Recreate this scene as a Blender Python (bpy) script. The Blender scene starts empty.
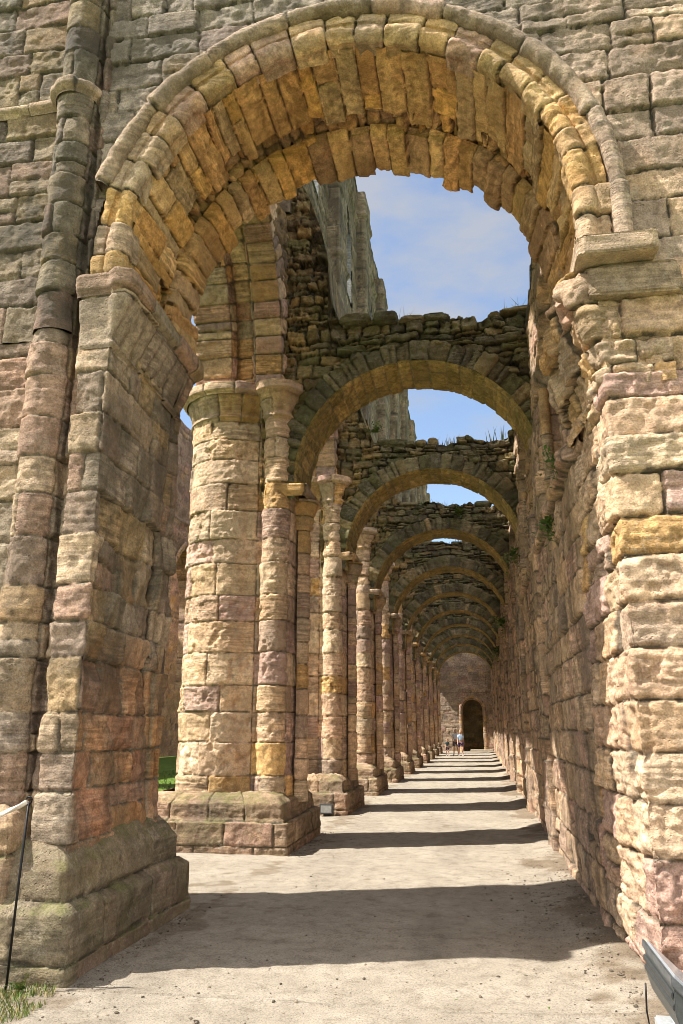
import bpy, bmesh, math, random
import numpy as np
R = math.radians
PI = math.pi

# ------------------------------------------------------------------ camera, light, exposure
scn = bpy.context.scene
col = scn.collection
cam_d = bpy.data.cameras.new("camera"); cam = bpy.data.objects.new("camera", cam_d); col.objects.link(cam)
cam.location = (0, 0, 1.65)
cam.rotation_euler = (R(90 + 15.3), 0, R(9.6))
cam_d.sensor_fit = 'VERTICAL'; cam_d.sensor_height = 36.0; cam_d.lens = 790 / 1024 * 36
cam_d.clip_start = 0.05; cam_d.clip_end = 2000
scn.camera = cam

SUN_TRAVEL = np.array([1.0, 0.33, -1.62])
sun_el = math.atan2(1.62, math.hypot(1, .33))
to_sun_az = math.atan2(-1.0, -0.33)            # clockwise from +Y
sl = bpy.data.lights.new("sun", 'SUN'); so = bpy.data.objects.new("sun", sl); col.objects.link(so)
sl.energy = 5.0; sl.angle = R(0.53); sl.color = (1.0, 0.955, 0.88)
from mathutils import Vector
so.rotation_euler = Vector(SUN_TRAVEL).to_track_quat('-Z', 'Y').to_euler()
so.location = (-20, -8, 40)

w = bpy.data.worlds.new("World"); scn.world = w; w.use_nodes = True
nt = w.node_tree; nt.nodes.clear()
def N(t, typ, **k):
    n = t.nodes.new(typ)
    for a, v in k.items(): setattr(n, a, v)
    return n
out = N(nt, 'ShaderNodeOutputWorld'); bg = N(nt, 'ShaderNodeBackground'); bg.inputs[1].default_value = 0.112
sky = N(nt, 'ShaderNodeTexSky', sky_type='NISHITA', sun_disc=False)
sky.sun_elevation = sun_el; sky.sun_rotation = to_sun_az % (2 * PI); sky.air_density = 1.0; sky.dust_density = 0.5
tc = N(nt, 'ShaderNodeTexCoord'); mp = N(nt, 'ShaderNodeMapping'); mp.inputs['Scale'].default_value = (1, 1, 2.6)
mp.inputs['Location'].default_value = (.37, .12, .3)
nz = N(nt, 'ShaderNodeTexNoise'); nz.inputs['Scale'].default_value = 4.2; nz.inputs['Detail'].default_value = 9; nz.inputs['Roughness'].default_value = .55
rp = N(nt, 'ShaderNodeValToRGB'); rp.color_ramp.elements[0].position = .44; rp.color_ramp.elements[1].position = .62
rp.color_ramp.elements[0].color = (.10, .10, .10, 1); rp.color_ramp.elements[1].color = (.80, .80, .80, 1)
mx = N(nt, 'ShaderNodeMix', data_type='RGBA'); mx.inputs[7].default_value = (2.35, 2.42, 2.6, 1)
L = nt.links.new
L(tc.outputs['Generated'], mp.inputs[0]); L(mp.outputs[0], nz.inputs['Vector']); L(nz.outputs['Fac'], rp.inputs[0])
L(rp.outputs[0], mx.inputs[0]); L(sky.outputs[0], mx.inputs[6]); sx = N(nt, 'ShaderNodeSeparateXYZ'); L(tc.outputs['Generated'], sx.inputs[0])
rear_fill = N(nt, 'ShaderNodeMapRange', interpolation_type='SMOOTHSTEP')          # added fill light: brightens the unseen half of the sky behind the camera
for i_, v_ in enumerate((.30, -.35, 0.0, .85)): rear_fill.inputs[i_ + 1].default_value = v_
L(sx.outputs[1], rear_fill.inputs[0])
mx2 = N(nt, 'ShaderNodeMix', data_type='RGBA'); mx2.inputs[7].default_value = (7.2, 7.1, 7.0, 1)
L(rear_fill.outputs[0], mx2.inputs[0]); L(mx.outputs[2], mx2.inputs[6]); L(mx2.outputs[2], bg.inputs[0]); L(bg.outputs[0], out.inputs[0])

scn.view_settings.view_transform = 'Standard'; scn.view_settings.look = 'None'
scn.view_settings.gamma = 1; scn.view_settings.use_curve_mapping = False
scn.view_settings.exposure = 1.10
scn.render.engine = 'CYCLES'
scn.cycles.use_denoising = True; scn.cycles.filter_width = 0.95
scn.cycles.max_bounces = 8; scn.cycles.diffuse_bounces = 8
scn.cycles.use_adaptive_sampling = True; scn.cycles.adaptive_threshold = 0.015

# ------------------------------------------------------------------ noise and masonry
rng0 = np.random.default_rng(7)
_T = rng0.random((64, 64, 64)).astype(np.float32) * 2 - 1
def vnoise(p):
    p = np.asarray(p, dtype=np.float64)
    i = np.floor(p).astype(np.int64); f = (p - i); f = f * f * (3 - 2 * f)
    i0 = i & 63; i1 = (i + 1) & 63
    x0, y0, z0 = i0[..., 0], i0[..., 1], i0[..., 2]; x1, y1, z1 = i1[..., 0], i1[..., 1], i1[..., 2]
    fx, fy, fz = f[..., 0], f[..., 1], f[..., 2]
    a = _T[x0, y0, z0] * (1 - fx) + _T[x1, y0, z0] * fx
    b = _T[x0, y1, z0] * (1 - fx) + _T[x1, y1, z0] * fx
    c = _T[x0, y0, z1] * (1 - fx) + _T[x1, y0, z1] * fx
    d = _T[x0, y1, z1] * (1 - fx) + _T[x1, y1, z1] * fx
    return (a * (1 - fy) + b * fy) * (1 - fz) + (c * (1 - fy) + d * fy) * fz
def fbm(p, o=4, g=.5):
    s = 0; a = 1.0; t = 0
    p = np.asarray(p)
    for k in range(o):
        s = s + a * vnoise(p * 2 ** k + 17.3 * k); t += a; a *= g
    return s / t
def sstep(a, b, x):
    t = np.clip((x - a) / (b - a), 0, 1); return t * t * (3 - 2 * t)

PAL = {
 'warm': ([(.46,.30,.14),(.48,.36,.22),(.42,.28,.21),(.33,.25,.20),(.55,.44,.30),(.36,.30,.22),(.40,.25,.17)], [.16,.25,.2,.12,.12,.08,.07]),
 'left': ([(.36,.29,.21),(.35,.27,.17),(.33,.24,.185),(.28,.225,.18),(.40,.33,.24),(.30,.255,.20)], [.2,.15,.2,.15,.1,.2]),
 'pale': ([(.54,.42,.28),(.56,.46,.33),(.50,.38,.27),(.44,.33,.28),(.56,.39,.18),(.40,.32,.25)], [.24,.24,.20,.18,.06,.08]),
 'wallgrey': ([(.33,.29,.235),(.37,.33,.26),(.29,.25,.20),(.38,.31,.20),(.34,.26,.22),(.25,.22,.185)], [.25,.2,.2,.12,.1,.13]),
 'gold': ([(.56,.31,.085),(.50,.31,.11),(.46,.26,.09),(.40,.27,.12),(.58,.37,.14),(.36,.22,.10)], [.25,.2,.18,.12,.15,.1]),
 'ringp': ([(.46,.36,.22),(.50,.38,.20),(.42,.35,.25),(.50,.35,.15),(.38,.32,.23),(.48,.36,.28)], [.2,.2,.2,.15,.15,.1]),
 'hood': ([(.35,.31,.24),(.40,.34,.25),(.38,.30,.25),(.31,.27,.21)], [.3,.3,.2,.2]),
 'rubble': ([(.15,.125,.085),(.19,.16,.105),(.11,.095,.07),(.22,.18,.12),(.13,.12,.07),(.25,.19,.11)], [.2,.2,.22,.12,.16,.1]),
 'brownrub': ([(.28,.19,.10),(.22,.155,.09),(.33,.24,.13),(.18,.13,.085),(.38,.25,.12)], [.25,.25,.2,.2,.1]),
 'soffit': ([(.44,.32,.115),(.38,.28,.11),(.48,.35,.14),(.33,.25,.09)], [.3,.3,.2,.2]),
 'aisle': ([(.36,.29,.20),(.31,.25,.17),(.40,.31,.20),(.27,.22,.165),(.36,.27,.20)], [.25,.2,.2,.2,.15]),
 'grey': ([(.30,.29,.26),(.35,.33,.29),(.26,.25,.22),(.22,.21,.19)], [.3,.3,.2,.2]),
 'plinth': ([(.34,.28,.20),(.38,.32,.23),(.29,.24,.175),(.36,.28,.21)], [.3,.25,.25,.2]),
}

def _tune(k, keep, mul):
    c = np.array(PAL[k][0]); m = np.average(c, axis=0, weights=PAL[k][1]); PAL[k] = ((m + keep * (c - m)) * np.array(mul), PAL[k][1])
for _k in ('warm', 'left', 'pale', 'wallgrey', 'ringp', 'hood', 'aisle', 'plinth'): _tune(_k, .95, (1.265, 1.165, 1.10))
_tune('left', 1.2, (.95, .935, .90)); _tune('plinth', 1.0, (.90, .88, .86)); _tune('grey', 1.2, (.90, .74, .58))
_tune('gold', .95, (1.30, 1.29, 1.62))
PAL['sooty'] = (np.array(PAL['left'][0]) * np.array([.66, .68, .70]), PAL['left'][1])
PAL['mossy'] = (np.array(PAL['plinth'][0]) * np.array([.70, .73, .74]), PAL['plinth'][1])
for _k in ('wallgrey', 'hood', 'ringp', 'aisle', 'plinth'): _tune(_k, 1.0, (1.02, .945, .93))
for _k in ('pale', 'warm', 'soffit', 'rubble', 'brownrub'): _tune(_k, 1.0, (1.02, .97, .95))
_tune('aisle', 1.1, (1.28, 1.28, 1.32)); _tune('rubble', 1.1, (1.12, 1.18, 1.15)); _tune('grey', .8, (1.0, .97, .93)); _tune('rubble', 1.0, (1.0, .94, .85))

def masonry(U, S, W, seed, pal='warm', ch=(.26, .40), slen=(.4, .8), breaks=(), avoid=(), jw=.004, rw=.019, dj=.026,
            off=.012, tilt=.012, warp=.012, er=.008, st=.005, pit=.012, split=.08, edges=None, offmul=None, cvar=.13, alt=(), chip=.006):
    rng = np.random.default_rng(seed)
    shp = U.shape
    U = U.ravel(); S = S.ravel(); Wf = W.reshape(-1, 3)
    wn = vnoise(Wf * 1.7 + seed * 3.1); wn2 = vnoise(Wf * 6.3 + seed)
    S2 = S + warp * (wn + .35 * wn2)
    U2 = U + warp * (vnoise(Wf * 2.1 + 40 + seed) + .35 * vnoise(Wf * 6.0 + 9))
    if edges is None:
        e = [S.min() - rng.uniform(0, ch[0] * .3)]
        while e[-1] < S.max() + ch[0]: e.append(e[-1] + rng.uniform(*ch))
        edges = e
    edges = np.array(edges)
    ci = np.clip(np.searchsorted(edges, S2) - 1, 0, len(edges) - 2)
    n = len(U)
    du = np.empty(n); ds = np.empty(n); ids = np.zeros(n, np.int64); cu = np.empty(n); cs = np.empty(n)
    u0, u1 = U.min(), U.max(); base = 0
    order = np.argsort(ci, kind='stable'); bnd = np.searchsorted(ci[order], np.arange(len(edges)))
    for k in range(len(edges) - 1):
        m = order[bnd[k]:bnd[k + 1]]
        if len(m) == 0: continue
        fix = sorted([u0 - .05] + [b for b in breaks] + [u1 + .05])
        if alt and k % 2: fix = sorted(fix + list(alt))
        js = []
        for a, b in zip(fix[:-1], fix[1:]):
            js.append(a); g = b - a
            av = rng.uniform(*slen)
            nn = int(round(g / av))
            if nn > 1:
                ws = rng.uniform(.6, 1.4, nn)
                if k % 2: ws[0] *= .55
                ws = ws / ws.sum() * g
                for q in np.cumsum(ws)[:-1]:
                    if all(abs(a + q - v) > min(.16, slen[0] * .4) for v in avoid): js.append(a + q)
        js.append(fix[-1]); js = np.array(js)
        x = U2[m]; j = np.clip(np.searchsorted(js, x) - 1, 0, len(js) - 2)
        du[m] = np.minimum(x - js[j], js[j + 1] - x); cu[m] = x - (js[j] + js[j + 1]) / 2
        lo, hi = edges[k], edges[k + 1]
        s = S2[m]
        spf = rng.random(len(js)) < split; sm = lo + (hi - lo) * rng.uniform(.35, .65, len(js))
        up = spf[j] & (s > sm[j])
        a_ = np.where(up, sm[j], lo); b_ = np.where(spf[j] & ~up, sm[j], hi)
        ds[m] = np.minimum(s - a_, b_ - s); cs[m] = s - (a_ + b_) / 2
        ids[m] = base + 2 * j + up; base += 2 * len(js)
    nid = base + 2
    rnd = rng.random((nid, 8)); r = rnd[ids]
    idf = ids * 7.137
    q = rw + jw
    en = chip * (vnoise(Wf * 9 + seed) + .8 * vnoise(Wf * 22 + seed) + .5 * vnoise(Wf * 47))
    d = q - np.hypot(np.clip(q - du, 0, None), np.clip(q - ds, 0, None)) + en
    t = np.clip((d - jw) / rw, 0, 1)
    e = np.sqrt(np.clip(1 - (1 - t) ** 2, 0, 1))
    djs = dj * (.55 + .9 * r[:, 6])
    om = 1 if offmul is None else offmul.ravel()
    idv = np.stack([idf, idf * .7, idf * 1.3], -1)
    big = fbm(Wf * 4.2 + idv, 3)
    strat = vnoise(np.stack([S * 26 + 2.2 * big + idf, U * 1.6 + idf, idf * 0 + seed], -1)) + .6 * vnoise(np.stack([S * 60 + idf, U * 3.0, idf], -1))
    h = (e - 1) * djs + off * om * (r[:, 0] * 2 - 1) + np.clip(tilt * om * 2 * ((r[:, 1] - .5) * cu + (r[:, 2] - .5) * cs) / .25, -.03, .03)
    h += er * (big * 1.3 + .7 * fbm(Wf * 13 + idv, 3)) * (.5 + 1.2 * r[:, 3]) + st * .6 * strat * (.2 + 1.5 * r[:, 4] ** 2)
    h += er * .9 * (.35 - np.abs(vnoise(Wf * 7.0 + idv + 3)) - .6 * np.abs(vnoise(Wf * np.array([13., 13., 19.]) + idv)))
    pt = fbm(Wf * 8.0 + 5, 3); h -= pit * np.clip(pt - .22, 0, None) * 3 * (r[:, 5] > .35)
    cols, wts = PAL[pal]; cols = np.array(cols); wts = np.cumsum(np.array(wts) / np.sum(wts))
    pick = np.clip(np.searchsorted(wts, rnd[:, 7]), 0, len(cols) - 1)
    cc = cols[pick] * (1 + cvar * (rng.random((nid, 1)) * 2 - 1) * 1.3) * (1 + .02 * (rng.random((nid, 3)) * 2 - 1))
    c = cc[ids] * (1 + .10 * strat[:, None] * np.array([.8, 1.0, 1.25])) * (1 + .14 * big[:, None])
    mort = 1 - sstep(.02, .22, t + .10 * wn2)
    C = np.concatenate([np.clip(c, .01, .9), mort[:, None], rng.random((nid, 1))[ids]], -1)
    return h.reshape(shp), C.reshape(shp + (5,))

def grid_normals(P, flip=1, wrap=False):
    if wrap:
        Q = np.concatenate([P[:, -2:-1], P, P[:, 1:2]], 1); gu = np.gradient(Q, axis=1)[:, 1:-1]
    else: gu = np.gradient(P, axis=1)
    gs = np.gradient(P, axis=0)
    n = np.cross(gu, gs); n /= np.linalg.norm(n, axis=-1, keepdims=True) + 1e-12
    return n * flip

def pad5(C):
    C = C.reshape(-1, C.shape[-1])
    return C if C.shape[1] == 5 else np.concatenate([C, np.full((len(C), 1), .5)], 1)
def mesh_from_grid(name, P, C, mat, parent=None, mask=None, extra=None):
    ns, nu = P.shape[:2]
    idx = np.arange(ns * nu).reshape(ns, nu)
    F = np.stack([idx[:-1, :-1], idx[:-1, 1:], idx[1:, 1:], idx[1:, :-1]], -1).reshape(-1, 4)
    if mask is not None:
        mm = mask[:-1, :-1] & mask[:-1, 1:] & mask[1:, 1:] & mask[1:, :-1]
        F = F[mm.ravel()]
    V = P.reshape(-1, 3); Cf = pad5(C)
    if extra is not None:
        for (P2, C2, m2) in extra:
            b = len(V); n2, u2 = P2.shape[:2]; i2 = np.arange(n2 * u2).reshape(n2, u2) + b
            F2 = np.stack([i2[:-1, :-1], i2[:-1, 1:], i2[1:, 1:], i2[1:, :-1]], -1).reshape(-1, 4)
            if m2 is not None:
                q = m2[:-1, :-1] & m2[:-1, 1:] & m2[1:, 1:] & m2[1:, :-1]; F2 = F2[q.ravel()]
            V = np.concatenate([V, P2.reshape(-1, 3)]); Cf = np.concatenate([Cf, pad5(C2)]); F = np.concatenate([F, F2])
    used = np.zeros(len(V), bool); used[F.ravel()] = True
    rm = np.cumsum(used) - 1; F = rm[F]; V = V[used]; Cf = Cf[used]
    return raw_mesh(name, V, F, Cf, mat, parent)

def raw_mesh(name, V, F, C, mat, parent=None, smooth=True):
    me = bpy.data.meshes.new(name)
    F = np.asarray(F); k = F.shape[1]
    me.vertices.add(len(V)); me.vertices.foreach_set('co', np.asarray(V, np.float32).ravel())
    me.loops.add(F.size); me.loops.foreach_set('vertex_index', F.astype(np.int32).ravel())
    me.polygons.add(len(F)); me.polygons.foreach_set('loop_start', np.arange(0, F.size, k, dtype=np.int32))
    me.polygons.foreach_set('loop_total', np.full(len(F), k, np.int32))
    if smooth: me.polygons.foreach_set('use_smooth', np.ones(len(F), bool))
    me.update(calc_edges=True)
    if C is not None:
        a = me.color_attributes.new('Col', 'FLOAT_COLOR', 'POINT'); C = pad5(np.asarray(C)); a.data.foreach_set('color', np.ascontiguousarray(C[:, :4], np.float32).ravel())
        b = me.attributes.new('sid', 'FLOAT', 'POINT'); b.data.foreach_set('value', np.ascontiguousarray(C[:, 4], np.float32))
    me.materials.append(mat)
    return link(name, me, parent)

def link(name, me, parent=None):
    o = bpy.data.objects.new(name, me); col.objects.link(o)
    if parent is not None:
        o.parent = parent
        l = parent.location; p = parent.parent
        if p is None: o.location = (-l[0], -l[1], -l[2])
    return o

def thing(name, label, cat, loc, group=None):
    o = bpy.data.objects.new(name, None); col.objects.link(o); o.empty_display_size = .3
    o.location = loc; o['label'] = label; o['category'] = cat
    if group: o['group'] = group
    return o
def tag(o, label=None, cat=None, group=None, kind=None):
    if label: o['label'] = label
    if cat: o['category'] = cat
    if group: o['group'] = group
    if kind: o['kind'] = kind
    return o

# plan / profile paths -------------------------------------------------
def arc(cx, cy, r, a0, a1, n=14):
    return [(cx + r * math.cos(R(a0 + (a1 - a0) * i / n)), cy + r * math.sin(R(a0 + (a1 - a0) * i / n))) for i in range(n + 1)]
def resample(pts, d, passes=2, closed=False):
    """even samples along a polyline, slightly rounded at its corners; returns samples and their arc lengths and a lookup"""
    p = np.array(pts, float)
    if closed: p = np.concatenate([p, p[:1]])
    l = np.concatenate([[0], np.cumsum(np.linalg.norm(np.diff(p, axis=0), axis=1))])
    n = max(int(l[-1] / d), 4); u = np.linspace(0, l[-1], n + 1)
    q = np.stack([np.interp(u, l, p[:, 0]), np.interp(u, l, p[:, 1])], -1)
    for _ in range(passes):
        if closed:
            r_ = q[:-1]; r_ = (np.roll(r_, 1, 0) + 2 * r_ + np.roll(r_, -1, 0)) / 4; q = np.concatenate([r_, r_[:1]])
        else: q[1:-1] = (q[:-2] + 2 * q[1:-1] + q[2:]) / 4
    return q, u, l
def normals2(q, closed=False):
    if closed:
        g = np.gradient(np.concatenate([q[-2:-1], q, q[1:2]]), axis=0)[1:-1]
    else: g = np.gradient(q, axis=0)
    n = np.stack([g[:, 1], -g[:, 0]], -1); n /= np.linalg.norm(n, axis=1, keepdims=True) + 1e-12
    return n        # to the right of travel

def tower(name, pts, z0, z1, d, mat, parent, seed, closed=False, prof=None, pmask=None, brk=(), avoid_pts=(), offz=None, dz=None, mod=None, passes=2, cmod=None, **mk):
    """a plan outline (outside to the right of travel) raised from z0 to z1; prof(z)-> outward offset; brk/avoid: plan point indexes"""
    q, u, l = resample(pts, d, passes, closed)
    n2 = normals2(q, closed)
    dz = dz or d
    z = np.linspace(z0, z1, max(int((z1 - z0) / dz), 2) + 1)
    o = np.array([prof(v) for v in z]) if prof else np.zeros(len(z))
    XY = q[None] + n2[None] * o[:, None, None] * (1 if pmask is None else pmask(n2)[None, :, None])
    P = np.concatenate([XY, np.repeat(z[:, None, None], len(u), 1)], -1)
    U, S = np.meshgrid(u, z)
    h, C = masonry(U, S, P, seed, breaks=[l[i] for i in brk], avoid=[l[i] for i in avoid_pts],
                   offmul=None if offz is None else offz(P), **mk)
    if closed:
        b = np.clip(np.minimum(u - u[0], u[-1] - u) / .05, 0, 1); hm = (h[:, :1] + h[:, -1:]) / 2
        h = h * b + hm * (1 - b)
    if mod is not None: h = h + mod(U, S, P)
    if cmod is not None: C[..., :3] *= cmod(U, S, P)
    nn = grid_normals(P, 1, closed)
    sgn = np.sign((nn[len(z) // 2, :, :2] * n2).sum())
    P = P + nn * sgn * h[..., None]
    return mesh_from_grid(name, P, C, mat, parent)

def plinth(name, x0, x1, y0, y1, tiers, d, mat, parent, seed, closed=True, **mk):
    """box plinth with stepped and chamfered courses; tiers = [(z, inset)...]"""
    t = np.array(tiers); sl_ = np.concatenate([[0], np.cumsum(np.hypot(np.diff(t[:, 0]), np.diff(t[:, 1])))])
    s = np.linspace(0, sl_[-1], int(sl_[-1] / d) + 2)
    z = np.interp(s, sl_, t[:, 0]); ins = np.interp(s, sl_, t[:, 1])
    for _ in range(0):
        z[1:-1] = (z[:-2] + 2 * z[1:-1] + z[2:]) / 4; ins[1:-1] = (ins[:-2] + 2 * ins[1:-1] + ins[2:]) / 4
    corners = [(x0, y1), (x0, y0), (x1, y0), (x1, y1), (x0, y1)] if closed else [(x0, y0), (x1, y0), (x1, y1), (x0, y1)]
    q, u, l = resample(corners, d, 0)
    cx, cy = (x0 + x1) / 2, (y0 + y1) / 2; hx, hy = (x1 - x0) / 2, (y1 - y0) / 2
    X = cx + (q[None, :, 0] - cx) * ((hx - ins) / hx)[:, None]; Y = cy + (q[None, :, 1] - cy) * ((hy - ins) / hy)[:, None]
    P = np.stack([X, Y, np.repeat(z[:, None], len(u), 1)], -1)
    U, S = np.meshgrid(u, z)
    edges = [-.12] + sorted(set(round(float(v), 4) for v in mk.pop('zc'))) + [t[-1, 0] + .03]
    h, C = masonry(U, S, P, seed, edges=edges, avoid=list(l[1:-1]), **mk)
    nn = grid_normals(P); mid = len(z) // 4
    sgn = np.sign((nn[mid, :, :2] * (q - [cx, cy])).sum()); nn *= sgn
    # soften the arrises
    for _ in range(2): nn[:, 1:-1] = (nn[:, :-2] + 2 * nn[:, 1:-1] + nn[:, 2:]) / 4
    P = P + nn * h[..., None]
    rnd_ = np.minimum.reduce([np.abs(u - v) for v in l[1:-1]]); cut = .022 * np.exp(-(rnd_ / .025) ** 2) * (1 + .6 * vnoise(np.stack([P[..., 2] * 9, P[..., 2] * 0 + seed, U], -1)))
    ctr = np.array([cx, cy]); dirv = ctr - P[..., :2]; dirv /= np.linalg.norm(dirv, axis=-1, keepdims=True)
    P[..., :2] += dirv * cut[..., None]
    return mesh_from_grid(name, P, C, mat, parent)

def sweep_arch(name, prof_pts, path, s0, s1, d, mat, parent, seed, brk=(), ds_=None, endjit=0.0, flip=1, extra_h=None, passes=2, orient=None, **mk):
    """profile (rho, depth) carried along path(s, rho)->(a, b) ; courses run along the path"""
    q, u, l = resample(prof_pts, d, passes)
    s = np.linspace(s0, s1, int(abs(s1 - s0) / (ds_ or d)) + 2)
    U, S = np.meshgrid(u, s)
    A, B, along = path(S, np.broadcast_to(q[None, :, 0], S.shape))
    D = np.broadcast_to(q[None, :, 1], S.shape)
    P = np.stack([A, D, B], -1) if along == 'x' else np.stack([D, A, B], -1)
    if endjit:
        rr = np.random.default_rng(seed + 5); ed = mk.get('edges')
        k = np.clip(np.searchsorted(ed, S) - 1, 0, 999); j = rr.uniform(-1, 1, 1000)[k] * endjit
        P[..., 1] += j * sstep(.35, 1, (U - u[0]) / (u[-1] - u[0]))
    h, C = masonry(U, S, P, seed, breaks=[l[i] for i in brk], **mk)
    if extra_h is not None: h = h + extra_h(U, S, P)
    nn = grid_normals(P)
    if orient is not None:
        v = np.array(orient)[None, None] - P
        sg = np.sign((nn * v).sum()); nn = nn * sg
    nn = nn * flip
    P = P + nn * h[..., None]
    return mesh_from_grid(name, P, C, mat, parent)

def round_path(cx, cz, R0, along='x'):
    """semicircle from the +axis side (s=0) to the other (s=pi*R0), stilted below its centre"""
    def f(S, rho):
        th = np.clip(S / R0, 0, PI); low = np.where(S < 0, S, np.where(S > PI * R0, PI * R0 - S, 0))
        return cx + rho * np.cos(th), cz + rho * np.sin(th) + low, along
    return f
def pointed_path(ym, zs, a, rise):
    c = (rise ** 2 - a ** 2) / (2 * a); R0 = a + c; ph = math.acos(c / R0); Ls = R0 * ph
    def f(S, off):
        rho = R0 + off; phm = np.arccos(np.clip(c / rho, -1, 1))
        t = np.clip(np.where(S < Ls, S, 2 * Ls - S) / Ls, -1, 1); right = S < Ls
        low = np.where(t < 0, t * Ls, 0); t = np.clip(t, 0, 1)
        y = -c + rho * np.cos(t * phm); z = rho * np.sin(t * phm) + low
        return ym + np.where(right, y, -y), zs + z, 'y'
    def inside(Y, Z, off):
        rho = R0 + off; yy = np.abs(Y - ym)
        return np.where(Z > zs, (yy + c) ** 2 + (Z - zs) ** 2 < rho ** 2, yy < a + off)
    return f, inside, Ls

def boulders(name, specs, mat, parent, pal='rubble', seed=1, sub=3, amp=.18, box=.55):
    """several rough stones (centre, half size, yaw) that read as one course or heap -> one mesh"""
    bm = bmesh.new(); bmesh.ops.create_icosphere(bm, subdivisions=sub, radius=1)
    base = np.array([v.co[:] for v in bm.verts]); F0 = np.array([[v.index for v in f.verts] for f in bm.faces]); bm.free()
    V = []; F = []; C = []; rng = np.random.default_rng(seed); cols = np.array(PAL[pal][0])
    for (c, hs, yaw) in specs:
        b = np.sign(base) * np.abs(base) ** box; b /= np.abs(b).max()
        o = rng.random(3) * 50
        b = b * (1 + amp * fbm(base * 1.5 + o, 3)[:, None]); b += .06 * np.stack([fbm(base * 4 + o + k * 9, 2) for k in range(3)], -1)
        b[:, 2] += .05 * vnoise(np.stack([b[:, 2] * 6, b[:, 0], b[:, 1]], -1) + o)
        p = b * np.array(hs); cy, sy = math.cos(yaw), math.sin(yaw)
        p = np.stack([p[:, 0] * cy - p[:, 1] * sy, p[:, 0] * sy + p[:, 1] * cy, p[:, 2]], -1) + np.array(c)
        F.append(F0 + sum(len(x) for x in V)); V.append(p)
        cc = cols[rng.integers(len(cols))] * rng.uniform(.8, 1.2)
        C.append(np.concatenate([np.repeat(cc[None], len(p), 0) * (1 + .15 * fbm(base * 3 + o, 2)[:, None]), np.zeros((len(p), 1))], -1))
    return raw_mesh(name, np.concatenate(V), np.concatenate(F), np.concatenate(C), mat, parent)

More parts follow.
